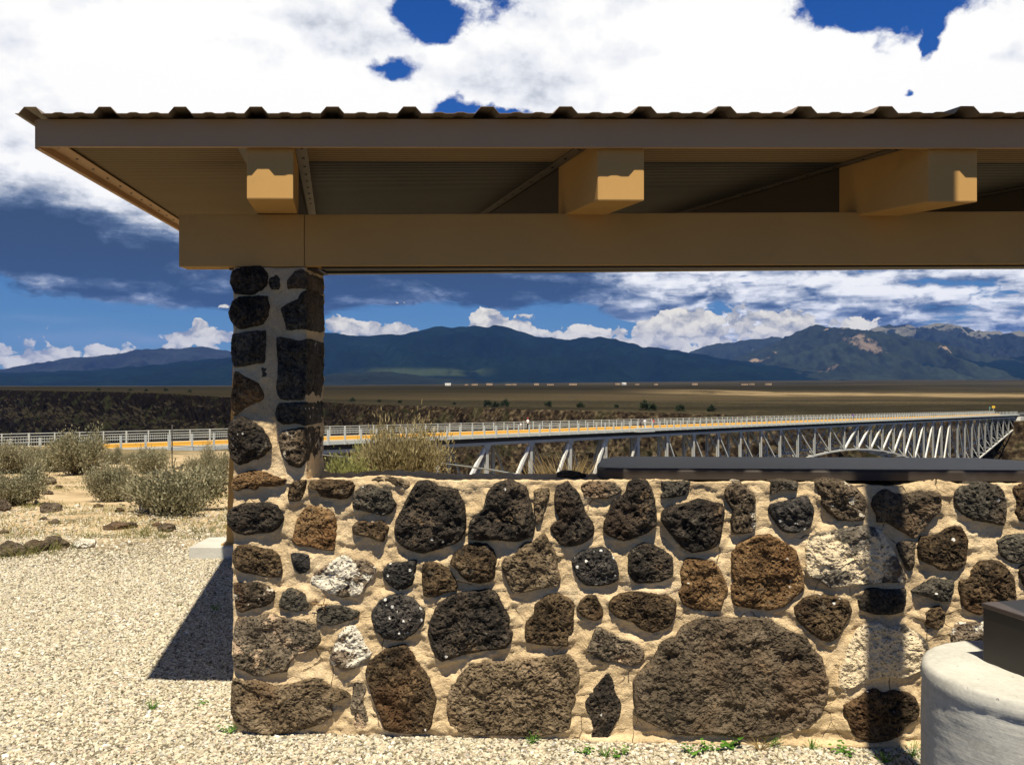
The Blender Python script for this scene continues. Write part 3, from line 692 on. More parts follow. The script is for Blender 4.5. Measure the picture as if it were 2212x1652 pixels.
# frame, outline, material, how far it stands out, pitting
STONES = [
 ('1', '185,215 190,130 260,75 370,35 470,40 600,85 740,130 700,185 600,205 480,200 430,240 320,225 240,250', 'rock_orange', .030, .5),
 ('1', '135,480 170,420 290,370 430,360 560,352 660,380 685,440 715,510 670,600 590,660 440,675 340,690 230,665 150,590', 'basalt_dark', .042, 1),
 ('1', '185,880 240,790 370,780 480,810 590,830 650,875 680,950 690,1100 560,1110 420,1080 300,1060 215,1010', 'basalt_brown', .030, 1),
 ('1', '205,1160 330,1155 450,1150 560,1190 635,1250 610,1340 520,1400 380,1430 280,1460 225,1420 205,1300', 'basalt_white', .026, 1),
 ('1', '820,570 870,470 950,385 1060,400 1160,420 1215,460 1240,600 1235,730 1215,840 1090,835 940,800 840,800 780,740', 'rock_orange', .024, .4),
 ('1', '745,285 760,210 800,150 870,130 935,132 930,200 915,300 880,345 800,360 755,340', 'basalt_brown', .028, .7),
 ('1', '945,200 975,140 1060,125 1250,130 1380,140 1425,190 1390,290 1320,330 1180,320 1070,300 1040,240', 'basalt_brown', .042, .7),
 ('1', '1390,330 1400,270 1470,200 1560,165 1680,210 1780,240 1800,310 1840,370 1790,460 1700,490 1560,460 1400,420', 'slate', .034, .8),
 ('1', '1385,600 1440,550 1510,535 1590,560 1680,530 1720,560 1760,610 1720,700 1700,755 1580,715 1470,690 1400,670', 'basalt_brown', .038, .7),
 ('1', '770,870 830,852 920,860 985,910 985,1010 930,1060 870,1080 820,1040 790,950', 'basalt_fleck', .024, 1),
 ('1', '970,1150 1010,1060 1110,1000 1220,920 1310,880 1410,930 1520,930 1640,1010 1600,1110 1540,1190 1480,1280 1310,1310 1180,1280 1060,1220', 'rock_limed', .026, .9),
 ('1', '1690,1040 1740,970 1850,950 1950,940 2035,935 2025,1080 2000,1180 1930,1220 1850,1245 1760,1180 1700,1110', 'basalt_fleck', .034, 1),
 ('1', '660,1350 690,1260 760,1210 850,1230 930,1260 965,1340 960,1410 860,1450 740,1440 660,1400', 'slate', .026, .6),
 ('5', '965,120 985,60 1080,30 1200,45 1300,80 1370,100 1340,160 1220,200 1120,230 1020,225 960,190', 'slate', .022, .6),
 ('1', '1560,150 1640,100 1800,100 1950,140 1975,200 1950,225 1860,195 1720,180', 'rock_tan', .016, .1),
 ('f', '1003,1312 1016,1289 1041,1238 1057,1218 1085,1213 1111,1228 1156,1236 1171,1264 1179,1284 1181,1314 1179,1345 1161,1372 1111,1390 1075,1400 1056,1398 1031,1390 1008,1372 997,1345', 'basalt_dark', .050, 1.3),
 ('2', '490,690 505,560 570,480 640,420 680,270 760,170 900,125 1000,150 1080,200 1110,300 1150,480 1165,600 1140,700 1000,750 900,750 760,735 620,740 520,725', 'basalt_dark', .055, 1.3),
 ('2', '1150,240 1230,210 1300,200 1310,270 1270,400 1220,560 1180,580 1150,420', 'rock_tan', .028, .3),
 ('2', '1365,230 1410,180 1490,145 1540,200 1600,260 1640,360 1680,470 1740,550 1760,620 1740,700 1650,770 1530,805 1420,790 1350,700 1310,610 1350,560 1400,520 1365,440 1350,330', 'basalt_dark', .045, 1.2),
 ('2', '1620,190 1700,150 1850,145 1960,160 2040,230 1990,280 1900,320 1740,330 1650,300 1630,240', 'rock_grey', .024, .3),
 ('f', '1526,1329 1536,1299 1549,1269 1581,1246 1587,1223 1592,1216 1615,1209 1636,1213 1648,1231 1658,1263 1663,1299 1661,1329 1641,1347 1605,1362 1578,1369 1541,1357 1528,1345', 'basalt_dark', .052, 1.3),
 ('2', '310,960 350,870 450,790 560,760 680,770 750,830 785,930 770,1050 740,1140 620,1170 500,1150 420,1090 370,1020', 'basalt_brown', .048, .8),
 ('2', '30,1000 60,945 180,945 260,985 330,1050 385,1150 385,1240 280,1260 160,1310 50,1290 30,1150', 'basalt_brown', .034, .9),
 ('2', '820,980 850,920 960,870 1010,790 1060,755 1130,745 1190,705 1250,660 1300,720 1340,800 1390,890 1390,1000 1420,1110 1400,1190 1300,1210 1180,1230 1000,1270 930,1250 870,1120', 'rock_tan', .036, .6),
 ('2', '1530,950 1590,860 1700,820 1830,795 1900,830 1960,910 2000,1010 2000,1120 1960,1160 1850,1195 1680,1195 1600,1130 1560,1060', 'basalt_fleck', .036, 1),
 ('f', '1587,1433 1589,1400 1602,1384 1628,1371 1651,1376 1676,1389 1701,1405 1705,1433 1704,1458 1676,1471 1641,1476 1605,1474 1588,1449', 'basalt_dark', .036, 1),
 ('f', '1098,1545 1113,1524 1143,1502 1202,1492 1242,1487 1260,1502 1270,1519 1281,1540 1293,1563 1289,1588 1299,1599 1296,1620 1282,1639 1223,1647 1168,1658 1120,1673 1101,1661 1090,1628 1082,1601 1088,1569', 'basalt_dark', .040, 1.2),
 ('f', '1353,1530 1381,1506 1409,1500 1440,1512 1454,1526 1453,1560 1453,1593 1440,1615 1437,1634 1385,1633 1334,1626 1326,1609 1331,1574 1350,1552', 'basalt_brown', .030, 1.1),
 ('f', '1468,1517 1485,1504 1508,1504 1521,1527 1526,1540 1526,1561 1505,1571 1475,1561 1459,1541', 'basalt_brown', .030, 1),
 ('f', '1541,1517 1566,1502 1625,1492 1681,1502 1711,1519 1713,1545 1708,1561 1695,1585 1652,1600 1622,1593 1600,1574 1560,1561 1541,1542', 'basalt_brown', .034, 1.2),
 ('3', '360,150 500,140 660,150 640,230 620,285 500,310 370,320 360,290 390,240', 'slate', .030, .3),
 ('3', '355,520 385,430 480,380 660,345 740,315 880,350 980,370 1005,430 985,560 970,680 930,780 830,840 670,860 560,800 480,700 400,600', 'basalt_dark', .055, 1.3),
 ('3', '990,270 1020,190 1080,140 1160,150 1230,220 1300,270 1320,380 1310,510 1320,600 1270,660 1160,680 1080,660 1060,560 1070,440 1030,360', 'basalt_white', .044, 1),
 ('3', '1450,150 1560,130 1740,155 1720,240 1640,230 1560,240 1450,280', 'slate', .032, .2),
 ('3', '1430,440 1450,380 1600,340 1740,300 1830,290 1870,360 1900,430 1880,540 1860,600 1790,650 1680,670 1580,650 1500,560', 'basalt_fleck', .044, 1.2),
 ('4', '110,160 180,120 290,115 400,140 520,200 600,280 635,370 610,480 600,540 480,545 350,540 260,470 180,380 150,260', 'basalt_white', .042, 1),
 ('3', '555,1060 580,960 640,905 760,915 880,925 950,1000 1010,1130 1040,1240 1000,1330 960,1440 840,1440 680,1430 580,1380 540,1270 570,1180', 'rock_orange', .034, .9),
 ('3', '1065,860 1150,760 1300,690 1440,665 1540,720 1640,780 1720,840 1760,960 1790,1080 1800,1230 1700,1310 1600,1400 1450,1440 1280,1420 1100,1390 1065,1300 1060,1200 1090,1150 1060,1040', 'rock_orange', .038, 1),
 ('4', '15,800 60,710 200,650 400,610 580,575 700,600 790,630 830,720 900,820 960,960 1020,1060 1025,1160 860,1155 660,1175 480,1190 270,1215 180,1160 60,1100 10,1040 20,920', 'rock_pale', .036, .2),
 ('4', '655,370 700,290 820,225 900,260 1000,270 1120,255 1360,260 1380,350 1370,430 1280,530 1180,640 1110,720 960,640 840,560 740,555 720,470', 'rock_umber', .040, .7),
 ('4', '1490,270 1560,200 1690,150 1830,155 1950,190 2000,250 2030,360 2030,480 2000,590 1880,570 1700,540 1580,480 1510,390', 'slate', .034, .9),
 ('4', '2085,220 2200,160 2330,165 2440,220 2450,400 2380,540 2250,570 2150,550 2120,470 2125,320', 'basalt_brown', .030, .8),
 ('4', '930,780 980,740 1115,745 1115,860 1105,980 1070,1045 1020,1010 970,900', 'rock_umber', .030, .3),
 ('4', '1135,790 1180,700 1310,680 1400,620 1490,585 1580,600 1640,700 1655,750 1635,900 1630,970 1540,1040 1370,1040 1280,990 1160,930', 'basalt_brown', .034, 1.2),
 ('4', '1930,750 2040,690 2200,660 2380,690 2460,800 2400,950 2120,970 2020,930 1950,850', 'slate', .026, .4),
 ('4', '1080,1240 1180,1170 1310,1115 1420,1125 1500,1130 1500,1260 1460,1340 1370,1350 1260,1310 1120,1265', 'slate', .036, .4),
 ('4', '1555,1300 1560,1150 1630,1115 1690,1020 1750,940 1850,925 1960,940 2050,1020 2110,1110 2125,1250 2120,1350 1900,1390 1840,1430 1750,1485 1650,1450 1580,1400', 'basalt_brown', .038, 1.3),
 ('4', '550,1330 620,1230 700,1205 830,1225 1020,1210 1030,1330 1000,1440 880,1480 700,1475 570,1430', 'slate', .038, .3),
 ('8', '1275,100 1330,60 1420,40 1475,100 1470,190 1400,270 1310,230 1275,170', 'basalt_brown', .028, 1),
 ('f', '2008,1534 2031,1512 2072,1502 2115,1507 2146,1517 2157,1542 2154,1552 2138,1582 2122,1612 2100,1624 2079,1620 2046,1599 2016,1569 2006,1547', 'basalt_brown', .034, 1.3),
 ('4', '2150,1020 2200,975 2300,985 2400,1080 2380,1250 2230,1215 2165,1110', 'basalt_dark', .03, 1),
 ('8', '1520,380 1530,260 1590,195 1760,190 1900,195 2050,230 2060,340 1900,390 1700,380 1600,395', 'rock_limed', .026, .8),
 ('8', '470,790 480,650 520,540 560,420 640,280 700,210 860,190 940,240 1080,200 1140,250 1230,300 1300,370 1340,480 1320,590 1250,640 1080,715 900,710 760,740 640,790 520,830', 'rock_pale', .030, .4),
 ('8', '515,970 620,910 720,840 830,815 890,850 990,830 1130,850 1200,900 1240,1000 1210,1090 1100,1170 1060,1250 950,1300 780,1325 640,1270 560,1180 530,1080', 'basalt_brown', .034, 1.6),
 ('8', '1260,780 1270,690 1330,650 1480,670 1560,800 1500,920 1340,900 1275,850', 'basalt_brown', .03, 1),
 ('7', '150,760 200,660 300,570 350,500 400,400 460,350 540,345 600,240 720,165 900,140 1100,150 1300,145 1430,160 1520,225 1680,295 1770,320 1830,440 1920,520 1950,650 1980,740 1975,880 1940,980 1880,1090 1790,1180 1600,1210 1450,1250 1200,1280 900,1240 760,1250 560,1240 420,1190 320,1140 220,1090 155,1050 165,970', 'rock_umber', .040, .5),
 ('5', '195,250 230,150 400,145 540,110 680,160 800,165 900,200 970,240 1010,330 1000,400 900,470 790,495 710,590 690,660 600,670 480,700 380,700 290,650 190,600 185,420', 'rock_grey', .028, .3),
 ('5', '1080,530 1120,420 1170,310 1240,240 1320,220 1380,290 1420,390 1480,470 1480,510 1400,570 1320,630 1230,650 1130,610', 'rock_limed', .030, 1.2),
 ('f', '942,1545 960,1519 986,1502 1016,1499 1046,1512 1067,1534 1076,1548 1075,1569 1055,1598 1023,1619 974,1616 949,1593 940,1561', 'basalt_fleck', .042, .9),
 ('5', '1420,680 1440,580 1520,500 1640,430 1790,400 1860,480 1920,570 2000,680 2050,790 2090,910 2060,1060 2030,1190 1960,1230 1750,1230 1600,1200 1560,1080 1500,950 1460,820', 'basalt_brown', .040, .9),
 ('5', '165,900 180,720 280,740 430,730 560,790 720,770 900,720 1000,715 1120,790 1210,830 1290,880 1180,920 1110,950 1130,1050 1040,1130 900,1180 700,1230 520,1245 360,1210 220,1130 165,1040', 'rock_tan', .034, .9),
 ('5', '1275,980 1300,860 1305,770 1350,740 1430,810 1380,880 1420,1000 1450,1120 1440,1220 1330,1180 1290,1080', 'rock_grey', .012, .4),
 ('6', '265,900 300,780 380,690 500,580 640,560 860,560 1020,530 1180,530 1320,500 1410,495 1470,560 1500,660 1505,760 1440,830 1470,920 1430,1000 1420,1170 1340,1220 1120,1260 800,1250 500,1255 380,1220 290,1160 260,1020', 'rock_tan', .026, 1.1),
 ('6', '1545,940 1620,830 1700,730 1770,665 1820,740 1840,860 1890,950 1880,1070 1830,1160 1760,1270 1610,1280 1620,1180 1600,1080 1550,1010', 'basalt_dark', .020, 1.2),
 ('6', '1550,460 1600,370 1640,270 1690,235 1800,300 1900,350 2010,370 2090,440 2110,500 2070,580 2000,605 1850,570 1720,570 1620,510', 'rock_grey', .028, .4),
]
# the wall runs on past the right of the frame
_r = np.random.default_rng(4)
for cx, cyy in ((2680, 1260), (2720, 1420), (2660, 1560), (2740, 1700), (2650, 1830), (2840, 1280), (2870, 1480), (2850, 1640), (2840, 1800), (2560, 1660), (2500, 1830), (2420, 1740), (2990, 1360), (3000, 1560), (2990, 1760)):
    rr = 62 + 14 * _r.random(); ang = np.sort(_r.random(11)) * 6.283
    STONES.append(('f', ' '.join('%.1f,%.1f' % (cx + rr * (1 + .2 * _r.normal() * .6) * math.cos(a), cyy + rr * .85 * math.sin(a)) for a in ang), ['basalt_dark', 'basalt_brown', 'rock_umber', 'slate'][int(_r.integers(4))], .034, 1))
wall = tag(empty('stone_wall', w3(0, 0, 0)), 'low wall of dark lava stones set in tan mortar, in front of the bridge', 'wall', kind='thing')
def child_at(o, parent):
    o.parent = parent; o.matrix_parent_inverse = Matrix.Translation(-parent.location); return o
WALL_OBJ = []
FLATM = {'rock_pale': .5, 'rock_umber': .5, 'slate': .6, 'rock_grey': .6, 'rock_tan': .5}
for i, (z, s, m, pr, pit) in enumerate(STONES):
    o = stone(None, zp(z, s), m, pr, i * .731 + .2, pit, flat=FLATM.get(m, 0.0)); child_at(o, wall)

# ---- mortar bed: front sheet, top, back
def dist_to_outlines(u, v, outl):
    d = np.full(len(u), 9.0)
    for O in outl:
        lo, hi = O.min(0) - .12, O.max(0) + .12
        k = np.where((u > lo[0]) & (u < hi[0]) & (v > lo[1]) & (v < hi[1]))[0]
        if not len(k): continue
        p = np.stack([u[k], v[k]], -1); a = O; b = np.roll(O, -1, 0); ab = b - a
        tt = np.clip(((p[:, None] - a[None]) * ab[None]).sum(-1) / ((ab * ab).sum(-1)[None] + 1e-12), 0, 1)
        q = a[None] + ab[None] * tt[..., None]
        d[k] = np.minimum(d[k], np.linalg.norm(p[:, None] - q, axis=-1).min(1))
    return d
TOPX = [(470, 1197), (583, 1197), (660, 1203), (790, 1211), (900, 1208), (960, 1203), (1040, 1207), (1120, 1215), (1250, 1213), (1400, 1216), (1560, 1214), (1660, 1212), (1760, 1219), (1860, 1218), (1960, 1218), (2080, 1219), (2180, 1226), (2270, 1230), (2370, 1213), (2430, 1224), (2592, 1222), (3300, 1225)]
tu = np.array([wall_uv(*p)[0] for p in TOPX]); tv = np.array([wall_uv(*p)[1] for p in TOPX])
UL = wall_uv(590, 1400)[0]; UR = wall_uv(3080, 1400)[0]
def mortar_w(u, v):
    p = np.stack([u * 9, v * 9, u * 0 + 2], -1)
    d = dist_to_outlines(u, v, OUTL)
    w = .007 * fbm(p, 3) + .0045 * fbm(p * 4.3, 4, .6) - .0035 * np.abs(fbm(p * 11, 3, .6))
    w = w + .012 * np.exp(-(d / .020) ** 2) * (.5 + .9 * perlin(p * 1.7 + 5)) - .004 * np.exp(-((d - .05) / .03) ** 2)
    # trowelled ledges
    led = fbm(np.stack([u * 5, v * 16, u * 0 + 7], -1), 3); w = w + .007 * sstep(.12, .2, led)
    return w - .004
nu, nv = int((UR - UL) / .0085), 150
uu = np.linspace(UL, UR, nu)
top = np.interp(uu, tu, tv) + .006 * fbm(np.stack([uu * 22, uu * 0, uu * 0], -1), 3)
Vf = np.linspace(0, 1, nv)[:, None]; Ug = np.repeat(uu[None], nv, 0); Vg = -.06 + (top[None] + .06) * Vf
wf = mortar_w(Ug.ravel(), Vg.ravel()).reshape(nv, nu)
footing = .022 * sstep(.03, .012, Vg) * sstep(.25, .35, Ug)          # poured footing showing under the right half
wf = wf + footing - .03 * sstep(.985, 1.0, Vf) * 0
rows = [np.stack([Ug[i], Vg[i], wf[i]], -1) for i in range(nv)]
WT = .44
for k, wd in enumerate([.012, .03, .06, .10, .15, .2, .26, .32, .38, .43, .44]):
    q = np.stack([uu * 14, uu * 0 + wd * 14, uu * 0 + 4], -1)
    zz = top + .001 + .008 * fbm(q, 4) * min(1, wd / .05) - .020 * min(1, wd / .12)
    rows.append(np.stack([uu, zz, np.full(nu, wf[-1].mean() - wd)], -1))
rows.append(np.stack([uu, np.full(nu, -.06), np.full(nu, -WT)], -1))
V = np.concatenate(rows); P3 = np.array(W0)[None] * 0 + np.array(WU)[None] * V[:, 0:1] + np.array([0, 0, 1.0])[None] * V[:, 1:2] + np.array(WN)[None] * V[:, 2:3]
F = grid_faces(len(rows), nu).tolist()
F.append([i * nu for i in range(len(rows))]); F.append([i * nu + nu - 1 for i in range(len(rows))][::-1])
mo = mesh('mortar', P3, F, 'mortar', wall, True)
# cap stones lying along the back of the top
def lump(name, c, size, seed, mat, parent=None, sub=3, rough=.22, flatb=False, rz=0.0):
    bm = bmesh.new(); bmesh.ops.create_icosphere(bm, subdivisions=sub, radius=1.0)
    co = np.array([v.co[:] for v in bm.verts]); n = co.copy()
    d = 1 + rough * fbm(co * 1.3 + seed * 5.1, 3) + rough * .5 * (worley(co * 2.2 + seed) - .5) + rough * .25 * fbm(co * 6 + seed, 2)
    co = n * d[:, None]
    if flatb: co[:, 2] = np.maximum(co[:, 2], -.25)
    ca, sa = math.cos(rz), math.sin(rz)
    co = co * np.array(size)[None]; co = np.stack([co[:, 0] * ca - co[:, 1] * sa, co[:, 0] * sa + co[:, 1] * ca, co[:, 2]], -1)
    for v, q in zip(bm.verts, co): v.co = q
    me = bpy.data.meshes.new(name); bm.to_mesh(me); bm.free(); me.materials.append(MAT[mat])
    return link(name, me, parent, c)
for i, (xf, sx, sz, wd, m) in enumerate([(1440, .07, .034, .33, 'basalt_brown')]):
    u = wall_uv(xf, 1214)[0] * 1.05; o = lump('stone', w3(u, np.interp(u, tu, tv) - .014, -wd), (sx, .09, sz * .7), i + 40.0, m); child_at(o, wall)
twig = tag(empty('twig', w3(wall_uv(815, 1525)[0], wall_uv(815, 1525)[1], .02)), 'little dry forked twig caught on the mortar beside the lime-streaked stone', 'twig')
for k, pp in enumerate([((790, 1522), (812, 1526), (834, 1524)), ((806, 1525), (802, 1508)), ((822, 1525), (827, 1507)), ((815, 1526), (826, 1540)), ((800, 1524), (795, 1533))]):
    t_ = tube('stem', [w3(*wall_uv(*q), .022 + .006 * j) for j, q in enumerate(pp)], .0034 if k == 0 else .0020, 'twig', None, 5); child_at(t_, twig)

# ---- pillar
OUTL_P0 = len(OUTL)
pillar = tag(empty('stone_pillar', w3(wall_uv(690, 1200)[0], 1.17, -.15)), 'square lava stone pillar holding up the left end of the beam', 'pillar', kind='thing')
PST = [
 ('65,210 80,130 150,95 280,90 330,140 330,210 290,260 220,295 100,290', 'basalt_dark', .045, .06),
 ('55,420 80,340 130,305 240,300 325,300 345,370 330,440 290,500 220,520 130,535 75,490', 'basalt_dark', .05, .06),
 ('70,700 80,570 160,550 310,540 320,640 310,765 240,775 95,800', 'slate', .035, .06),
 ('65,1030 85,900 100,820 180,860 260,900 300,960 300,1020 240,1050 180,1080 140,1110 90,1140', 'rock_orange', .035, .06),
 ('55,1350 50,1230 80,1160 150,1135 240,1180 300,1220 340,1290 360,1350 300,1420 220,1450 130,1480 70,1430', 'basalt_dark', .055, .06),
 ('330,215 345,160 390,150 425,190 405,255 350,255', 'slate', .015, .05),
 ('470,200 530,130 590,110 632,150 635,250 550,250 480,255', 'rock_umber', .03, .26),
 ('420,390 480,350 560,320 585,275 636,262 640,400 636,530 560,535 470,540 450,480', 'slate', .03, .26),
 ('390,590 470,590 560,610 638,600 642,740 638,900 610,1020 520,1030 420,1020 390,960 400,780', 'slate', .035, .26),
 ('375,1120 400,1050 500,1040 600,1035 630,1050 628,1200 540,1190 440,1195 390,1170', 'slate', .03, .26),
 ('405,1300 430,1240 530,1220 620,1215 628,1330 620,1450 580,1500 490,1480 430,1400', 'basalt_white', .045, .26),
 ('285,800 325,795 322,870 290,870', 'slate', .010, .04),
]
def squeeze(t):
    return ' '.join('%.1f,%s' % (380 + (float(q.split(',')[0]) - 380) * .89 if float(q.split(',')[0]) > 380 else float(q.split(',')[0]), q.split(',')[1]) for q in t.split())
for i, (s, m, pr, sk) in enumerate(PST):
    o = stone(None, zp('p', squeeze(s)), m, pr, 60.3 + i * .77, .9, sk, FLATM.get(m, 0.0)); child_at(o, pillar)
OUTP = OUTL[OUTL_P0:]
pl, pr_ = wall_uv(592, 1000)[0], wall_uv(775, 1000)[0]
pb, pt = 1.155, 2.150
def pillar_mortar():
    per = []     # perimeter in (u, w): front, right, back, left
    nfu = 46
    for u in np.linspace(pl, pr_, nfu): per.append((u, 0.0, 0))
    for w in np.linspace(-.02, -.30, 16): per.append((pr_, w, 1))
    for u in np.linspace(pr_, pl, 10)[1:]: per.append((u, -.32, 2))
    for w in np.linspace(-.28, -.03, 8): per.append((pl, w, 3))
    vv = np.linspace(pb, pt, 130); per = np.array(per); npn = len(per)
    U = np.tile(per[:, 0], len(vv)); W = np.tile(per[:, 1], len(vv)); side = np.tile(per[:, 2], len(vv)); Vv = np.repeat(vv, npn)
    p = np.stack([U * 10, Vv * 10, W * 10 + 3], -1)
    d = np.where(side == 0, dist_to_outlines(U, Vv, OUTP), .2)
    n = .010 * fbm(p, 3) + .005 * fbm(p * 4, 3) + .010 * np.exp(-(d / .02) ** 2)
    W = W + np.where(side == 0, n - .004, 0); U = U + np.where(side == 1, n, 0) - np.where(side == 3, n, 0)
    flare = .03 * sstep(pb + .10, pb, Vv); W = W + np.where(side == 0, flare * .3, 0)
    loc = pillar.location
    Pw = np.array([tuple(w3(a, b, c) - loc) for a, b, c in zip(U, Vv, W)])
    Fm = grid_faces(len(vv), npn, True).tolist(); Fm.append(list(range((len(vv) - 1) * npn, len(vv) * npn)))
    mesh('mortar', Pw, Fm, 'mortar', pillar, True)
pillar_mortar()

# ---- steel counter plank on the wall top
def counter():
    root = tag(empty('steel_counter', (1.4, 4.3, 1.19)), 'long dark steel counter plank lying on top of the stone wall', 'counter')
    zt, zb = 1.2225, 1.172
    plan = [(.405, 4.10), (.43, 4.055), (.50, 4.035), (1.6, 3.975), (2.6, 3.925), (3.05, 3.905), (3.05, 4.22), (2.62, 4.42), (2.44, 4.60), (1.4, 4.655), (.62, 4.69), (.55, 4.68), (.47, 4.56), (.42, 4.3)]
    n = len(plan); vs_ = []
    cx, cy_ = 1.6, 4.3
    for z, off in ((zb, 0), (zt - .014, 0), (zt - .004, .005), (zt, .016)):
        for x, y in plan:
            dx, dy = cx - x, cy_ - y; L = math.hypot(dx, dy * 2.2)
            vs_.append((x + dx / L * off - 1.4, y + dy / L * off * 2.2 - 4.3, z - 1.19))
    fs = [tuple(range(n))[::-1], tuple(range(3 * n, 4 * n))]
    for k in range(3):
        for i in range(n): j = (i + 1) % n; fs.append((k * n + i, k * n + j, (k + 1) * n + j, (k + 1) * n + i))
    mesh('top_plate', vs_, fs, 'counter_steel', root)
    for x in (.9, 1.9, 2.7):
        hexa('foot', [(x - 1.4 - .05, -.16 - .03 * (x - 1.4), -.045), (x - 1.4 + .05, -.16 - .03 * (x - 1.4), -.045), (x - 1.4 + .05, .1, -.045), (x - 1.4 - .05, .1, -.045),
                      (x - 1.4 - .05, -.16 - .03 * (x - 1.4), -.019), (x - 1.4 + .05, -.16 - .03 * (x - 1.4), -.019), (x - 1.4 + .05, .1, -.019), (x - 1.4 - .05, .1, -.019)], 'dark_steel', root)
counter()

# ================================================================== SHELTER ROOF
def Dr(u): return 3.37 - 0.045 * u
def Zf(u): return 2.571 - 0.0136 * (u + 1.92)
def rp(u, q, dz): return Vector((u - 0.21 * q, Dr(u) + q, Zf(u) + 0.075 * q + dz))
QB = 5.2
roof = tag(empty('shelter_roof', (0, 4.0, 2.4)), 'tan and brown metal shelter roof with box rafters over the stone wall', 'roof', kind='thing')
def roofpart(o): return child_at(o, roof)
UA, UB = -1.915, 3.42
def rslab(name, u0, u1, q0, q1, z0, z1, mat, bevel=0.0):
    return roofpart(hexa(name, [rp(u0, q0, z0), rp(u1, q0, z0), rp(u1, q1, z0), rp(u0, q1, z0), rp(u0, q0, z1), rp(u1, q0, z1), rp(u1, q1, z1), rp(u0, q1, z1)], mat, None, bevel))
# ribbed sheet
prof = [(-1.978, .0)]
for k in range(18):
    u = -1.917 + .3035 * k
    prof += [(u - .047, .0), (u - .024, .026), (u + .024, .026), (u + .047, .0)]
    for f in (.38, .66):
        c = u + .3035 * f; prof += [(c - .026, .0), (c - .012, .0045), (c + .012, .0045), (c + .026, .0)]
prof = [p for p in prof if p[0] < 3.46] + [(3.47, 0)]
qs = [0, 1.3, 2.6, 3.9, QB]
vs_ = []; 
for th in (.0, .0022):
    for q in qs:
        for u, z in prof: vs_.append(tuple(rp(u, q, .1165 + z + th)))
n_ = len(prof); F = grid_faces(len(qs), n_); F2 = F[:, ::-1] 
F = np.concatenate([F[:, ::-1], F + n_ * len(qs)]).tolist()
for i in range(n_ - 1): F.append([i, i + 1, n_ * len(qs) + i + 1, n_ * len(qs) + i])
roofpart(mesh('roof_sheet', vs_, F, 'roof_metal'))
rslab('fascia', UA, UB, .072, .084, 0.0, .1125, 'fascia_paint', .002)
rslab('fascia_lip', UA + .002, UB, .0841, .100, .001, .005, 'fascia_paint')
rslab('gable_trim', UA - .012, UA + .012, .086, QB - .05, -.006, .112, 'fascia_paint', .002)
gfl = rslab('gable_flange', UA + .0125, UA + .085, .108, QB - .05, .0235, .0275, 'fascia_paint')
# corrugated soffit
def corrugated(name, q0, q1, mat, ua=UA + .013, ub=UB):
    nq = int((q1 - q0) / .011); vs_ = []
    for k in range(nq + 1):
        q = q0 + k * .011; z = .034 + (.0075, .0075, .0, .0)[k % 4]
        vs_ += [tuple(rp(ua, q, z)), tuple(rp(ub, q, z))]
    roofpart(mesh(name, vs_, grid_faces(nq + 1, 2), mat))
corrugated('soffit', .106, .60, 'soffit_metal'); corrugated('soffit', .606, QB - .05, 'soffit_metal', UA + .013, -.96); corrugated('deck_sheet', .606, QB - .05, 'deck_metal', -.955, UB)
RAFT = [(-1.053, -.862), (.363, .547), (1.650, 1.838), (2.955, 3.143)]
RAFO = []
for u0, u1 in RAFT:
    rf = rslab('rafter', u0, u1, .104, .70, -.2055, .0325, 'tan_paint', .006)
    sb_ = rslab('inner_rafter', u0 + .012, u1 - .012, .701, QB - .3, -.190, .0320, 'rafter_steel', .004); sb_.matrix_parent_inverse = Matrix(); sb_.parent = rf
    RAFO.append(rf)
    for a, b in ((u0 - .052, u0 - .001), (u1 + .001, u1 + .052)):
        ab = rslab('angle_bracket', a, b, .13, QB - .35, .029, .0325, 'galvanised'); ab.matrix_parent_inverse = Matrix(); ab.parent = rf
def screw(p, r=.006, mat='galvanised'):
    bm = bmesh.new(); bmesh.ops.create_cone(bm, cap_ends=True, segments=6, radius1=r, radius2=r * .6, depth=r * .9)
    me = bpy.data.meshes.new('screw'); bm.to_mesh(me); bm.free(); me.materials.append(MAT[mat])
    return me
SC = screw(None, .007, 'dark_steel')
for k in range(14): link('screw', SC, gfl, rp(UA + .05, .2 + k * .27, .0215))
for (u0, u1), rf in zip(RAFT[:3], RAFO):
    for k in range(9):
        u = u1 + .03 if u0 < 0 else u0 - .03
        link('screw', SC, rf, rp(u, .25 + k * .22, .027))
# carrying beams
def zb(x): return 2.155 - .0046 * (x + 1.54)
def beam(name, xa, xb, dfun, z0, z1, th, mat):
    P = []
    for zz in (z0, z1):
        for x, off in ((xa, 0), (xb, 0), (xb, th), (xa, th)): P.append((x, dfun(x) + off, zz(x)))
    return roofpart(hexa(name, P, mat, None, .004))
beam('front_beam', -1.542, -.955, lambda x: Dw(x) - .012, zb, lambda x: 2.3955 - .006 * (x + 1.54), .11, 'tan_paint')
beam('front_beam', -.953, 3.7, lambda x: Dw(x) - .010, lambda x: zb(x) + .001, lambda x: 2.3945 - .006 * (x + 1.54), .11, 'tan_paint')
beam('rear_beam', -2.45, 4.5, lambda x: 7.48 - .073 * x, lambda x: 2.571, lambda x: 2.66, .10, 'box_steel')
beam('shim_plate', -1.32, -.90, lambda x: Dw(x) + .03, lambda x: zb(x) - .010, lambda x: zb(x) - .0005, .22, 'dark_steel')
beam('beam_shade_strip', -.88, 3.7, lambda x: Dw(x) + .006, lambda x: zb(x) - .007, lambda x: zb(x) - .0005, .092, 'box_steel')  # added dark strip standing in for shade on the beam's underside
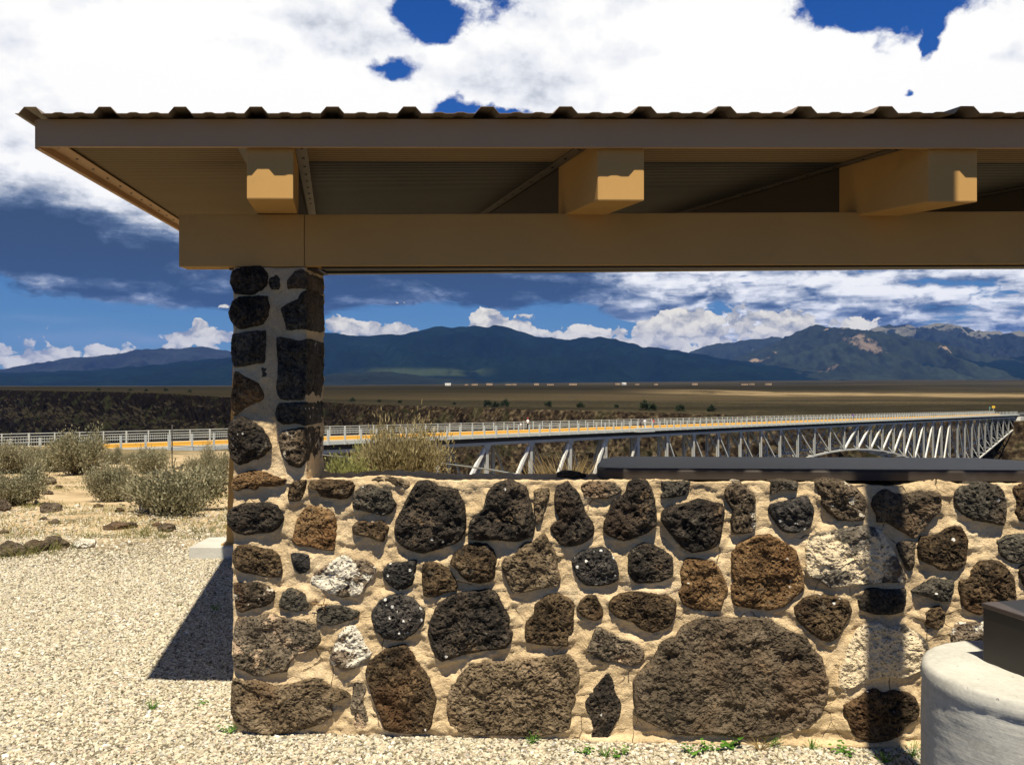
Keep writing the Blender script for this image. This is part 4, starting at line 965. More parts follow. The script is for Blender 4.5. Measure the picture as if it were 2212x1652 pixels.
# leaning rear post and its footing
rpst = tag(empty('steel_post', (-2.62, 8.15, .11)), 'tan steel post leaning on a concrete footing behind the wall end', 'post')
child_at(bar('shaft', (-2.615, 8.15, .122), (-2.38, 7.70, 2.57), .10, .10, 'tan_paint', None, (0, 1, 0), .006), rpst)
child_at(hexa('base_plate', [(-2.70, 8.06, .1105), (-2.52, 8.06, .1105), (-2.52, 8.24, .1105), (-2.70, 8.24, .1105), (-2.70, 8.06, .122), (-2.52, 8.06, .122), (-2.52, 8.24, .122), (-2.70, 8.24, .122)], 'tan_paint'), rpst)
ft = hexa('concrete_footing', [(-2.97, 7.97, -.1), (-2.2, 7.95, -.1), (-2.2, 8.5, -.1), (-2.97, 8.5, -.1), (-2.965, 7.975, .11), (-2.2, 7.955, .11), (-2.2, 8.5, .11), (-2.965, 8.5, .11)], 'concrete', None, .008)
tag(ft, 'pale square concrete footing under the tan post on the gravel', 'footing')

# ================================================================== CONCRETE PEDESTAL
def pedestal():
    cx, cy_, r, h = 1.642, 2.70, .338, .725
    root = tag(empty('concrete_pedestal', (cx, cy_, 0)), 'round pale concrete pedestal in the lower right corner before the wall', 'pedestal')
    prof = [(r * 1.005, -.05), (r * 1.004, .1), (r, .3), (r * .998, .5), (r * .995, h - .062), (r * 1.004, h - .056), (r * 1.005, h - .034), (r * .993, h - .014), (r * .972, h - .004), (r * .945, h), (r * .6, h), (r * .2, h), (.001, h)]
    # refine for chips
    pr = []
    for a, b in zip(prof[:-1], prof[1:]):
        m = max(1, int(math.hypot(b[0] - a[0], b[1] - a[1]) / .012))
        for k in range(m): pr.append((a[0] + (b[0] - a[0]) * k / m, a[1] + (b[1] - a[1]) * k / m))
    pr.append(prof[-1]); ns = 150; V = []
    for rr, z in pr:
        for k in range(ns): t = 2 * math.pi * k / ns; V.append((rr * math.cos(t), rr * math.sin(t), z))
    V = np.array(V); nn = V / (np.linalg.norm(V, axis=1)[:, None] + 1e-6)
    d = .0022 * fbm(V * 9, 3) + .0016 * fbm(V * 45, 3)
    rim = np.exp(-((V[:, 2] - (h - .06)) / .03) ** 2); d = d - rim * .0035 * sstep(-.1, .5, fbm(V * np.array([6, 6, 60]) + 3, 3))
    rad = V.copy(); rad[:, 2] = 0; rad /= np.linalg.norm(rad, axis=1)[:, None] + 1e-6
    V = V + rad * d[:, None] * sstep(.0, .2, np.hypot(V[:, 0], V[:, 1]))[:, None] + np.array([0, 0, 1.0]) * (.0022 * fbm(V * 16, 3) * (V[:, 2] > h - .003))[:, None]
    mesh('drum', V, grid_faces(len(pr), ns, True), 'concrete', root, True)
    a = R(14); e1 = Vector((math.sin(a), -math.cos(a), 0)); e2 = Vector((math.cos(a), math.sin(a), 0))
    p = Vector((1.517 - cx, 2.80 - cy_, 0)); z0, z1, L = .722, .9085, .27
    base = [p, p + e1 * L, p + e1 * L + e2 * L, p + e2 * L]
    bx = tag(empty('steel_box', (cx + .2, cy_, z0)), 'dark brown steel box cut off by the right edge, standing on the concrete pedestal', 'box')
    o = hexa('housing', [q + Vector((cx, cy_, z0)) for q in base] + [q + Vector((cx, cy_, z1)) for q in base], 'box_steel', None, .004); child_at(o, bx)
    c = sum(base, Vector()) / 4
    b2 = [c + (q - c) * 1.03 for q in base]
    o = hexa('lid', [q + Vector((cx, cy_, z1 - .012)) for q in b2] + [q + Vector((cx, cy_, z1 + .003)) for q in b2], 'dark_steel', None, .003); child_at(o, bx)
pedestal()
# the tall post just outside the frame whose shadow crosses the wall
lp = tag(empty('tall_post', (1.668, 2.15, 0)), 'tall round wooden post whose shadow stripes the right of the wall', 'post')
tube('shaft', [(0, 0, -.2), (0, 0, 3), (0, 0, 6.4)], [.092, .086, .080], 'wood_post', lp, 16)

# ================================================================== TRUSS BRIDGE
PITCH_Y = 108.8 * .0631
def bpt(n, lat=0.0, dz=0.0):
    Y = 108.8 + PITCH_Y * n; Xx = -8.85 + .8795 * PITCH_Y * n
    z = -4.72 + (n + 5) * (-11.58 + 4.72) / 40
    return Vector((Xx + NN[0] * lat, Y + NN[1] * lat, z + dz))
def find_n(xf, lat):
    a, b = -5.0, 35.0
    for _ in range(40):
        m = (a + b) / 2; p = bpt(m, lat)
        if p.x / p.y * 2200 + 1296 < xf: a = m
        else: b = m
    return a
bridge = tag(empty('truss_bridge', bpt(-5)), 'long grey steel deck truss bridge with yellow kerb crossing the gorge', 'bridge', kind='thing')
def bc(o): return child_at(o, bridge)
def unit_h():
    """H section, unit length along z, 1x1 outline"""
    t = .16; xs_ = [(-.5, -.5), (.5, -.5), (.5, -.5 + t), (.06, -.5 + t), (.06, .5 - t), (.5, .5 - t), (.5, .5), (-.5, .5), (-.5, .5 - t), (-.06, .5 - t), (-.06, -.5 + t), (-.5, -.5 + t)]
    n = len(xs_); v = [(x, y, 0) for x, y in xs_] + [(x, y, 1) for x, y in xs_]
    f = [(i, (i + 1) % n, n + (i + 1) % n, n + i) for i in range(n)] + [tuple(range(n))[::-1], tuple(range(n, 2 * n))]
    return v, f
UM = {}
def member(name, a, b, w, d, mat, kind='h'):
    key = (kind, mat)
    if key not in UM:
        me = bpy.data.meshes.new('member')
        if kind == 'h': v, f = unit_h()
        else: v = [(-.5, -.5, 0), (.5, -.5, 0), (.5, .5, 0), (-.5, .5, 0), (-.5, -.5, 1), (.5, -.5, 1), (.5, .5, 1), (-.5, .5, 1)]; f = HEXF
        me.from_pydata(v, [], f); me.update(); me.materials.append(MAT[mat]); UM[key] = me
    a, b = Vector(a), Vector(b); z = b - a; L = z.length; z.normalize()
    s = Vector((B[0], B[1], 0)); yv = Vector((NN[0], NN[1], 0))
    xv = yv.cross(z); 
    if xv.length < .05: xv = s
    xv.normalize(); yv = z.cross(xv).normalized()
    o = bpy.data.objects.new(name, UM[key]); COL.objects.link(o)
    M = Matrix(((xv.x * w, yv.x * d, z.x * L, a.x), (xv.y * w, yv.y * d, z.y * L, a.y), (xv.z * w, yv.z * d, z.z * L, a.z), (0, 0, 0, 1)))
    o.parent = bridge; o.matrix_parent_inverse = Matrix.Translation(-bridge.location); o.matrix_basis = M
    return o
def strip(name, lat0, lat1, z0, z1, mat, n0=-5.6, n1=35.6):
    return bc(hexa(name, [bpt(n0, lat0, z0), bpt(n1, lat0, z0), bpt(n1, lat1, z0), bpt(n0, lat1, z0), bpt(n0, lat0, z1), bpt(n1, lat0, z1), bpt(n1, lat1, z1), bpt(n0, lat1, z1)], mat))
strip('sidewalk', .02, 1.25, -.02, .37, 'deck_concrete'); strip('edge_beam', -.10, .015, .0, .40, 'rail_paint')
strip('roadway', 1.2, 7.05, -.15, .09, 'deck_concrete'); strip('kerb', 7.0, 7.25, .085, .46, 'curb_yellow'); strip('sidewalk', 7.26, 8.9, -.02, .45, 'deck_concrete')
strip('stringer', .65, 8.2, -.60, -.155, 'deck_under_shade')  # shadow gap beneath the deck is put into this slab's dark colour
for k in range(4): strip('rail', 8.70, 8.76, .45 + .27 * (k + 1) + .05, .45 + .27 * (k + 1) + .11, 'rail_paint')
for k in range(2): strip('rail', .02, .045, .75 + .5 * k, .775 + .5 * k, 'wire_metal')
for i in range(0, 163):
    n = -5.4 + i * .25
    if n > 35.5: break
    big = i % 4 == 2
    member('post', bpt(n, -.12, -.02), bpt(n, -.12, 1.65), .26 if big else .15, .16, 'rail_paint', 'b')
    member('post', bpt(n, 8.73, .45), bpt(n, 8.73, 1.66), .16 if big else .10, .10, 'rail_paint', 'b')
vs_, fs_ = [], []
for i in range(1640):
    p = bpt(-5.4 + i * .025, 8.73, .62); q = len(vs_); dxy = Vector((B[0], B[1], 0)) * .012; up = Vector((0, 0, .62)); sd = Vector((NN[0], NN[1], 0)) * .012
    for s_ in (0, 1):
        for a in (-dxy - sd, dxy - sd, dxy + sd, -dxy + sd): vs_.append(tuple(p + a + up * s_))
    fs_ += [(q, q + 1, q + 5, q + 4), (q + 1, q + 2, q + 6, q + 5), (q + 2, q + 3, q + 7, q + 6), (q + 3, q, q + 4, q + 7)]
tag(bc(mesh('balusters', vs_, fs_, 'rail_paint')), kind='stuff')
def depth(n):
    if 5 <= n <= 25: return 6.7 + .143 * (n - 15) ** 2
    if n < 5: return 21.0 + (n - 5) * 1.55
    return 21.0 - (n - 25) * 1.55
GUS = {}
def gusset(n, lat):
    if 'm' not in GUS:
        v = []; out = [(-.62, .22), (.62, .22), (.62, -.1), (.30, -.62), (-.30, -.62), (-.62, -.1)]
        for y in (-.03, .03): v += [(x * 1, y, z) for x, z in out]
        m_ = len(out); f = [tuple(range(m_)), tuple(range(m_, 2 * m_))[::-1]] + [(i, i + m_, (i + 1) % m_ + m_, (i + 1) % m_) for i in range(m_)]
        me = bpy.data.meshes.new('gusset'); me.from_pydata(v, [], f); me.update(); me.materials.append(MAT['bridge_steel']); GUS['m'] = me
    o = bpy.data.objects.new('gusset', GUS['m']); COL.objects.link(o); o.parent = bridge; o.matrix_parent_inverse = Matrix.Translation(-bridge.location)
    o.location = bpt(n, lat, -.98); o.rotation_euler = (0, 0, math.atan2(B[1], B[0]))
for side, lat in ((0, .8), (1, 8.05)):
    for n in range(-5, 36):
        if n < 35:
            member('top_chord', bpt(n, lat, -.82), bpt(n + 1, lat, -.82), .40, .42, 'bridge_steel', 'b')
            member('bottom_chord', bpt(n, lat, -depth(n)), bpt(n + 1, lat, -depth(n + 1)), .34, .5, 'bridge_steel', 'b')
        thick = .70 if n in (5, 25) else .50
        member('vertical', bpt(n, lat, -depth(n)), bpt(n, lat, -.9), thick, .40, 'bridge_steel')
        gusset(n, lat - .24)
        m2 = None
        if -4 <= n <= 5 or 16 <= n <= 25: m2 = n - 1
        elif 6 <= n <= 14 or 26 <= n <= 34: m2 = n + 1
        if m2 is not None:
            br = side == 0 and (n <= 4 or 16 <= n <= 25)  # near-truss diagonals that catch the sun get it painted as paler steel
            member('diagonal', bpt(n, lat, -.95), bpt(m2, lat, -depth(m2)),   .46 if br else .28, .34, 'sunlit_steel' if br else 'bridge_steel', 'b' if br else 'h')
for n in range(-5, 36):
    member('floor_beam', bpt(n, .8, -.85), bpt(n, 8.05, -.85), .35, .3, 'deck_under_shade', 'b')
    member('strut', bpt(n, .8, -depth(n)), bpt(n, 8.05, -depth(n)), .25, .25, 'bridge_steel', 'b')
    dd = min(depth(n), 30); member('sway_brace', bpt(n, .8, -1.0), bpt(n, 8.05, -dd), .16, .16, 'bridge_steel', 'b'); member('sway_brace', bpt(n, 8.05, -1.0), bpt(n, .8, -dd), .16, .16, 'bridge_steel', 'b')
    if n < 35:
        member('lateral_brace', bpt(n, .8, -depth(n)), bpt(n + 1, 8.05, -depth(n + 1)), .18, .18, 'bridge_steel', 'b')
for n in (5, 25):
    for lat in (.8, 8.05):
        p = bpt(n, lat, -depth(n)); c = 1.6
        bc(hexa('pier', [(p.x - 2.6, p.y - 2.6, -182), (p.x + 2.6, p.y - 2.6, -182), (p.x + 2.6, p.y + 2.6, -182), (p.x - 2.6, p.y + 2.6, -182), (p.x - c, p.y - c, p.z), (p.x + c, p.y - c, p.z), (p.x + c, p.y + c, p.z), (p.x - c, p.y + c, p.z)], 'concrete'))
for n0, n1 in ((34.9, 36.4), (-6.4, -4.95)):
    bc(hexa('abutment', [bpt(n0, -1.2, -9), bpt(n1, -1.2, -9), bpt(n1, 10, -9), bpt(n0, 10, -9), bpt(n0 + .45 * (n0 > 0), -1.0, -.65), bpt(n1, -1.0, -.65), bpt(n1, 9.8, -.65), bpt(n0 + .45 * (n0 > 0), 9.8, -.65)], 'concrete'))
strip('balcony', -1.15, -.11, -.05, .62, 'rail_paint', 4.75, 5.25)
rd = hexa('road', [bpt(35.6, .5, -.9), bpt(75, .5, 3.2), bpt(75, 9, 3.2), bpt(35.6, 9, -.9), bpt(35.6, .5, .1), bpt(75, .5, 4.2), bpt(75, 9, 4.2), bpt(35.6, 9, .1)], 'asphalt')
tag(rd, kind='structure')
def sign(xf, n, lat, h, w, hh, mat, label):
    p = bpt(n, lat, 0); root = tag(empty('road_sign', p), label, 'sign')
    member_ = bar('pole', (0, 0, -1), (0, 0, h), .12, .12, 'rail_paint', root)
    hexa('panel', [(-w / 2, -.14, h - hh), (w / 2, -.14, h - hh), (w / 2, -.08, h - hh), (-w / 2, -.08, h - hh), (-w / 2, -.14, h), (w / 2, -.14, h), (w / 2, -.08, h), (-w / 2, -.08, h)], mat, root)
sign(2586, 36.9, 12, 3.6, 1.3, 1.0, 'sign_yellow', 'yellow road sign by the far end of the bridge')
sign(2565, 36.2, 12, 3.2, .6, .9, 'sign_green', 'small grey-green road sign by the far end of the bridge')

# ================================================================== PEOPLE ON THE BRIDGE
def cloth(name, c):
    if name not in MAT: simple(name, c, .85, .1, 4, 0)
    return MAT[name]
def person(p, yaw, shirt, legs, hat=None, height=1.7, label='', skirt=False, bag=False):
    root = tag(empty('person', p, yaw), label, 'person'); k = height / 1.7
    J = {'pel': (0, 0, .93), 'che': (0, .01, 1.22), 'nek': (0, .0, 1.45), 'hea': (0, -.02, 1.60), 'top': (0, -.01, 1.69),
         'sl': (-.17, 0, 1.40), 'el': (-.22, .04, 1.13), 'hl': (-.17, -.12, .95), 'fl': (-.165, -.17, .89), 'sr': (.17, 0, 1.40), 'er': (.23, .03, 1.14), 'hr': (.21, -.06, .90), 'fr': (.21, -.08, .83),
         'pl': (-.09, 0, .88), 'kl': (-.10, -.04, .49), 'al': (-.10, .0, .09), 'tl': (-.11, -.15, .035), 'pr': (.09, 0, .88), 'kr': (.11, .03, .49), 'ar': (.11, .07, .09), 'tr': (.13, -.08, .035)}
    RD = {'pel': .14, 'che': .15, 'nek': .055, 'hea': .095, 'top': .06, 'sl': .07, 'el': .045, 'hl': .034, 'fl': .028, 'sr': .07, 'er': .045, 'hr': .034, 'fr': .028, 'pl': .095, 'kl': .06, 'al': .045, 'tl': .035, 'pr': .095, 'kr': .06, 'ar': .045, 'tr': .035}
    E_ = [('pel', 'che'), ('che', 'nek'), ('nek', 'hea'), ('hea', 'top'), ('che', 'sl'), ('sl', 'el'), ('el', 'hl'), ('hl', 'fl'), ('che', 'sr'), ('sr', 'er'), ('er', 'hr'), ('hr', 'fr'), ('pel', 'pl'), ('pl', 'kl'), ('kl', 'al'), ('al', 'tl'), ('pel', 'pr'), ('pr', 'kr'), ('kr', 'ar'), ('ar', 'tr')]
    ks = list(J); me = bpy.data.meshes.new('body'); me.from_pydata([tuple(c * k for c in J[q]) for q in ks], [(ks.index(a), ks.index(b)) for a, b in E_], [])
    o = link('body', me, root); sk = o.modifiers.new('skin', 'SKIN'); o.modifiers.new('sub', 'SUBSURF').levels = 1
    o.modifiers['sub'].render_levels = 1
    for q, sv in zip(ks, me.skin_vertices[0].data):
        r = RD[q] * k; sv.radius = (r * (1.25 if q in ('che', 'pel') else 1), r); sv.use_root = q == 'pel'
    bpy.context.view_layer.update()
    dg = bpy.context.evaluated_depsgraph_get(); ev = bpy.data.meshes.new_from_object(o.evaluated_get(dg)); o.modifiers.clear(); o.data = ev
    ev.materials.clear()
    for c in (cloth('skin_tone', (.35, .20, .13)), shirt, legs, cloth('shoe_dark', (.03, .03, .03))): ev.materials.append(c)
    for f in ev.polygons:
        z = f.center.z / k; ax = abs(f.center.x) / k
        f.material_index = 3 if z < .08 else (2 if z < .95 and ax < .155 else (0 if z > 1.47 or (ax > .16 and z < 1.16) else 1))
        f.use_smooth = True
    bm = bmesh.new(); bmesh.ops.create_uvsphere(bm, u_segments=10, v_segments=7, radius=.105 * k)
    for v in bm.verts: v.co.z = max(v.co.z, -.03 * k); v.co.y *= 1.1
    hm = bpy.data.meshes.new('hair'); bm.to_mesh(hm); bm.free(); hm.materials.append(hat or cloth('hair_dark', (.03, .02, .015)))
    link('hat' if hat else 'hair', hm, root, (0, .0, 1.63 * k))
    return root
wht, red_, blk, pur, gry = cloth('shirt_white', (.75, .75, .75)), cloth('shirt_red', (.6, .05, .04)), cloth('cloth_black', (.015, .015, .02)), cloth('shirt_purple', (.12, .03, .30)), cloth('cloth_grey', (.12, .12, .14))
person(bpt(find_n(1336, 8.0), 8.0, .45), .6, wht, blk, cloth('hat_red', (.5, .03, .03)), 1.78, 'person in white shirt and red cap on the far walkway of the bridge')
person(bpt(find_n(1318, 8.1), 8.1, .45), -.5, wht, cloth('cloth_pale', (.5, .45, .4)), None, 1.15, 'child in pale clothes beside the person in the red cap')
person(bpt(find_n(1632, .5), .5, .37), .2, wht, gry, None, 1.75, 'person in white shirt on the near walkway of the bridge')
person(bpt(find_n(1622, .7), .7, .37), -.9, gry, blk, None, 1.72, 'person in dark clothes left of the white shirt on the bridge')
person(bpt(find_n(1654, .5), .5, .37), .9, red_, gry, None, 1.68, 'person in red shirt leaning by the bridge railing')
person(bpt(find_n(2159, .5), .5, .37), .1, pur, blk, None, 1.8, 'person in purple top far along the bridge')

# ================================================================== FAR SIDE: JUNIPERS AND HOUSES
def at_ground(xf, yf_or_Y, zfun, Y=None):
    x = (xf - 1296) / 2200.0 * Y
    return Vector((x, Y, float(zfun(np.array([x]), np.array([Y]))[0])))
def leafcloud(n, size, shape, seed, up=.3, taper=.35):
    """n small leaf blades spread through a volume; shape(rng,n)-> positions, directions"""
    r = np.random.default_rng(seed); P, D = shape(r, n)
    D = D + r.normal(size=D.shape) * .55 + np.array([0, 0, up]); D /= np.linalg.norm(D, axis=1)[:, None]
    S = np.cross(D, r.normal(size=D.shape)); S /= np.linalg.norm(S, axis=1)[:, None] + 1e-9
    L = size[0] * (.6 + .8 * r.random(n))[:, None]; W = size[1] * (.6 + .8 * r.random(n))[:, None]
    V = np.stack([P - S * W * .5 * taper, P + S * W * .5 * taper, P + D * L * .55 + S * W * .5, P + D * L, P + D * L * .55 - S * W * .5], 1).reshape(-1, 3)
    F = (np.arange(n)[:, None] * 5 + np.arange(5)[None]).tolist()
    return V, F
def ballshape(rx, rz, clumps=26):
    def f(r, n):
        c = r.normal(size=(clumps, 3)); c /= np.linalg.norm(c, axis=1)[:, None]; c *= (.35 + .6 * r.random(clumps) ** .5)[:, None]; c[:, 2] = np.abs(c[:, 2]) * 1.1 - .12
        k = r.integers(clumps, size=n); p = c[k] + r.normal(size=(n, 3)) * .17
        d = p / (np.linalg.norm(p, axis=1)[:, None] + 1e-6)
        return p * np.array([rx, rx, rz]), d
    return f
JUN = []
for sd in (1, 2, 3):
    V, F = leafcloud(900, (.6, .35), ballshape(2.3, 3.0, 22), sd); V[:, 2] += 1.0
    me = bpy.data.meshes.new('crown'); me.from_pydata(V.tolist(), [], F); me.update(); me.materials.append(MAT['juniper']); JUN.append(me)
TR = bpy.data.meshes.new('trunk'); TR.from_pydata([(-.25, -.25, -1), (.25, -.25, -1), (.25, .25, -1), (-.25, .25, -1), (-.12, -.12, 2.2), (.12, -.12, 2.2), (.12, .12, 2.2), (-.12, .12, 2.2)], [], HEXF); TR.materials.append(MAT['bark'])
def far_z(x, y):
    return plain_z(x, y) + .2
def Yrim(xf):
    a = (xf - 1296) / 2200.0; return (S1 + 14) / (a * B[0] + B[1])
jl = [(892, 26, .8), (1235, 6, 1.1), (1277, 22, 1.2), (1254, 1, .9), (1389, 30, 1.0), (1470, 36, .9), (1633, 16, 1.35), (1652, 6, 1.0), (1721, 12, 1.0), (1800, 20, .9), (1012, 34, .6), (960, 40, .6), (1150, 44, .5), (1560, 46, .6), (250, 60, .9), (330, 70, .8), (420, 66, .9), (480, 74, .7), (370, 62, .7)]
words = ['alone at the left end of the far rim', 'left of a close pair on the far rim', 'tall, behind a close pair on the far rim', 'low, at the edge of the far cliff in the middle', 'beside no other on the far rim, middle', 'small and alone on the far rim right of middle',
         'largest of the far rim, above the people on the bridge', 'smaller, touching the largest of the far rim', 'just right of the bridge people on the far rim', 'rightmost along the far rim']
for i, (xf, back, sc) in enumerate(jl):
    Y = Yrim(xf) + back; p = at_ground(xf, None, far_z, Y)
    lab = 'dark green juniper ' + words[i] if i < len(words) else ('small dark juniper dot on the sagebrush plain in the middle' if i < 14 else 'dark juniper on the far rim left of the pillar')
    root = tag(empty('juniper_tree', p, i * 1.3), lab, 'tree', 'junipers along the far rim'); root.scale = (sc, sc, sc)
    link('crown', JUN[i % 3], root); link('trunk', TR, root)
def house(xf, Y, w, h, d, wall_m, label, group, pitched=False):
    p = at_ground(xf, None, plain_z, Y); root = tag(empty('house', p, (xf % 7) * .1), label, 'house', group)
    hexa('wall', [(-w / 2, -d / 2, -2), (w / 2, -d / 2, -2), (w / 2, d / 2, -2), (-w / 2, d / 2, -2), (-w / 2, -d / 2, h), (w / 2, -d / 2, h), (w / 2, d / 2, h), (-w / 2, d / 2, h)], wall_m, root)
    if pitched:
        e = .6; mesh('roof', [(-w / 2 - e, -d / 2 - e, h), (w / 2 + e, -d / 2 - e, h), (w / 2 + e, d / 2 + e, h), (-w / 2 - e, d / 2 + e, h), (-w / 2 - e, 0, h + 1.8), (w / 2 + e, 0, h + 1.8)], [(0, 1, 5, 4), (2, 3, 4, 5), (0, 4, 3), (1, 2, 5), (3, 2, 1, 0)], 'white_wall' if wall_m == 'white_wall' else 'house_roof', root)
    else:
        hexa('roof', [(-w / 2 - .3, -d / 2 - .3, h), (w / 2 + .3, -d / 2 - .3, h), (w / 2 + .3, d / 2 + .3, h), (-w / 2 - .3, d / 2 + .3, h), (-w / 2 - .3, -d / 2 - .3, h + .6), (w / 2 + .3, -d / 2 - .3, h + .6), (w / 2 + .3, d / 2 + .3, h + .6), (-w / 2 - .3, d / 2 + .3, h + .6)], wall_m, root)
    for q in (-.28, .22): hexa('window', [(w * q, -d / 2 - .06, h * .35), (w * q + 1.6, -d / 2 - .06, h * .35), (w * q + 1.6, -d / 2 + .02, h * .35), (w * q, -d / 2 + .02, h * .35), (w * q, -d / 2 - .06, h * .75), (w * q + 1.6, -d / 2 - .06, h * .75), (w * q + 1.6, -d / 2 + .02, h * .75), (w * q, -d / 2 + .02, h * .75)], 'dark_steel', root)
house(1134, 2700, 17, 5.0, 9, 'white_wall', 'white house at the left end of the row on the far plain', 'houses on the far plain', True)
house(1579, 3000, 15, 6.0, 9, 'white_wall', 'white house near the foot of the dark middle mountain, right of centre', 'houses on the far plain', True)
for k, (xf, Y, w) in enumerate([(1180, 2750, 10), (1201, 2700, 18), (1239, 2750, 19), (1286, 2700, 17), (1301, 2730, 13), (1358, 2700, 15), (1393, 2650, 20), (1450, 2600, 23), (1563, 3000, 18), (1612, 2900, 14), (1660, 2800, 12), (1758, 2800, 18), (1884, 2700, 22), (1903, 2750, 16), (1945, 2650, 20)]):
    house(xf, Y, w, 3.6 + (k % 3), 9, 'adobe_wall', 'small tan flat-roofed house in the row on the far plain', 'tan houses on the far plain')

# ================================================================== NEAR SHRUBS, GRASS, ROCKS
def shrub_mesh(seed, nst, nleaf, leaf, mat, spread=1.0, upright=.5):
    """unit shrub: radius 1, height 1"""
    r = np.random.default_rng(seed); sv, sf, LP, LD = [], [], [], []
    cl = [(r.random() * 6.283, .15 + .85 * r.random() ** .6, .55 + .5 * r.random()) for _ in range(11)]
    for k in range(nst):
        ca_, cl_, cL_ = cl[k % 11]; a = ca_ + r.normal() * .30; lean = spread * min(1.1, max(.05, cl_ + r.normal() * .13)); L = cL_ * (.9 + .25 * r.random())
        tip = np.array([math.cos(a) * lean, math.sin(a) * lean, (1.05 - .45 * lean ** 2 * (1 - upright)) * L * (.75 + .3 * r.random())])
        b0 = np.array([math.cos(a) * .12, math.sin(a) * .12, -.03]) * r.random(); mid = b0 * .5 + tip * .5 + np.array([math.cos(a), math.sin(a), -.3]) * .14 * lean + r.normal(size=3) * .05
        pts = [b0 * (1 - t) ** 2 + mid * 2 * t * (1 - t) + tip * t * t for t in np.linspace(0, 1, 6)]
        base = len(sv)
        for i, p in enumerate(pts):
            rr = .020 * (1 - i / 6.5)
            for q in range(3): sv.append(tuple(p + rr * np.array([math.cos(q * 2.094), math.sin(q * 2.094), 0])))
        for i in range(5):
            for q in range(3): sf.append((base + i * 3 + q, base + i * 3 + (q + 1) % 3, base + i * 3 + 3 + (q + 1) % 3, base + i * 3 + 3 + q))
        m = nleaf // nst; t = .30 + .72 * r.random(m) ** .75
        p = ((1 - t)[:, None] ** 2 * b0 + (2 * t * (1 - t))[:, None] * mid + (t * t)[:, None] * tip)
        side = r.normal(size=(m, 3)) * (.045 + .075 * np.clip(t, 0, 1))[:, None]
        LP.append(p + side); LD.append(np.tile((tip - mid) / np.linalg.norm(tip - mid), (m, 1)) * .7 + side * 3)
    P, D = np.concatenate(LP), np.concatenate(LD)
    V, F = leafcloud(len(P), leaf, lambda rr, n: (P, D), seed + 50, up=.45, taper=.5)
    f = bpy.data.meshes.new('foliage'); f.from_pydata(V.tolist(), [], F); f.update(); f.materials.append(MAT[mat])
    s = bpy.data.meshes.new('branches'); s.from_pydata(sv, [], sf); s.update(); s.materials.append(MAT['bark'])
    return f, s
SAGE = [shrub_mesh(20 + k, 110, 15000, (.062, .028), 'sage_leaf', 1.0, .45) for k in range(3)]
RABB = [shrub_mesh(40, 170, 20000, (.070, .022), 'rabbitbrush', 1.05, .25)]
OLIV = [shrub_mesh(44, 80, 8000, (.10, .030), 'olive_leaf', 1.0, .6)]
def shrub(src, xd, Y, w, h, label, group, rz=0.0, z=None):
    x = (xd - 1106) / F_D * Y; zz = float(near_z(np.array([x]), np.array([float(Y)]))[0]) if z is None else z
    root = tag(empty('sagebrush' if src in SAGE else 'shrub', (x, Y, zz - .02), rz), label, 'shrub', group); root.scale = (w / 2, w / 2, h)
    link('foliage', src[0], root); link('branch', src[1], root)
G_ = 'sagebrush on the slope'
def zgr(xd, Y): x = (xd - 1106) / F_D * Y; return float(near_z(np.array([x]), np.array([float(Y)]))[0])
def place(src, xc, ytop, Y, wpx, label, rz):      # size from its height in the picture
    z = zgr(xc, Y); ztop = H - (ytop - 826) / F_D * Y; shrub(src, xc, Y, wpx / F_D * Y, max(.25, (ztop - z) * .86), label, G_, rz, z)
place(SAGE[0], 385, 978, 11.0, 225, 'largest grey-green sagebrush, on the sand just left of the pillar', .3)
place(SAGE[1], 235, 996, 12.9, 120, 'round sagebrush left of the largest one beside the pillar', 1.7)
place(SAGE[2], 25, 995, 12.0, 150, 'sagebrush cut off by the left edge of the frame', 2.6)
place(SAGE[1], 175, 930, 22.5, 150, 'tall sagebrush standing before the left end of the bridge rail', 4.1)
place(SAGE[0], 95, 938, 24.0, 120, 'sagebrush in the left row, second from the frame edge', 5.2)
place(SAGE[2], 25, 948, 23.0, 110, 'sagebrush in the left row at the frame edge', .9)
place(SAGE[2], 242, 962, 30.0, 46, 'small dark sagebrush under the yellow bridge kerb', 2.0)
place(SAGE[0], 285, 968, 30.0, 44, 'small sagebrush between the bridge kerb and the largest bush', 3.3)
place(SAGE[1], 325, 966, 24.0, 90, 'low sagebrush behind the largest one', .2)
place(SAGE[2], 475, 956, 18.0, 80, 'sagebrush partly hidden by the left side of the pillar', 5.6)
place(SAGE[0], 440, 965, 21.0, 70, 'sagebrush behind the largest bush, near the pillar', 2.9)
place(OLIV[0], 735, 985, 11.5, 130, 'low green shrub right of the pillar above the wall', .4)
place(RABB[0], 872, 893, 12.2, 190, 'tall yellowish rabbitbrush rising above the wall', 1.1)
place(OLIV[0], 800, 962, 13.5, 90, 'olive shrub between the pillar and the tall rabbitbrush', 2.2)
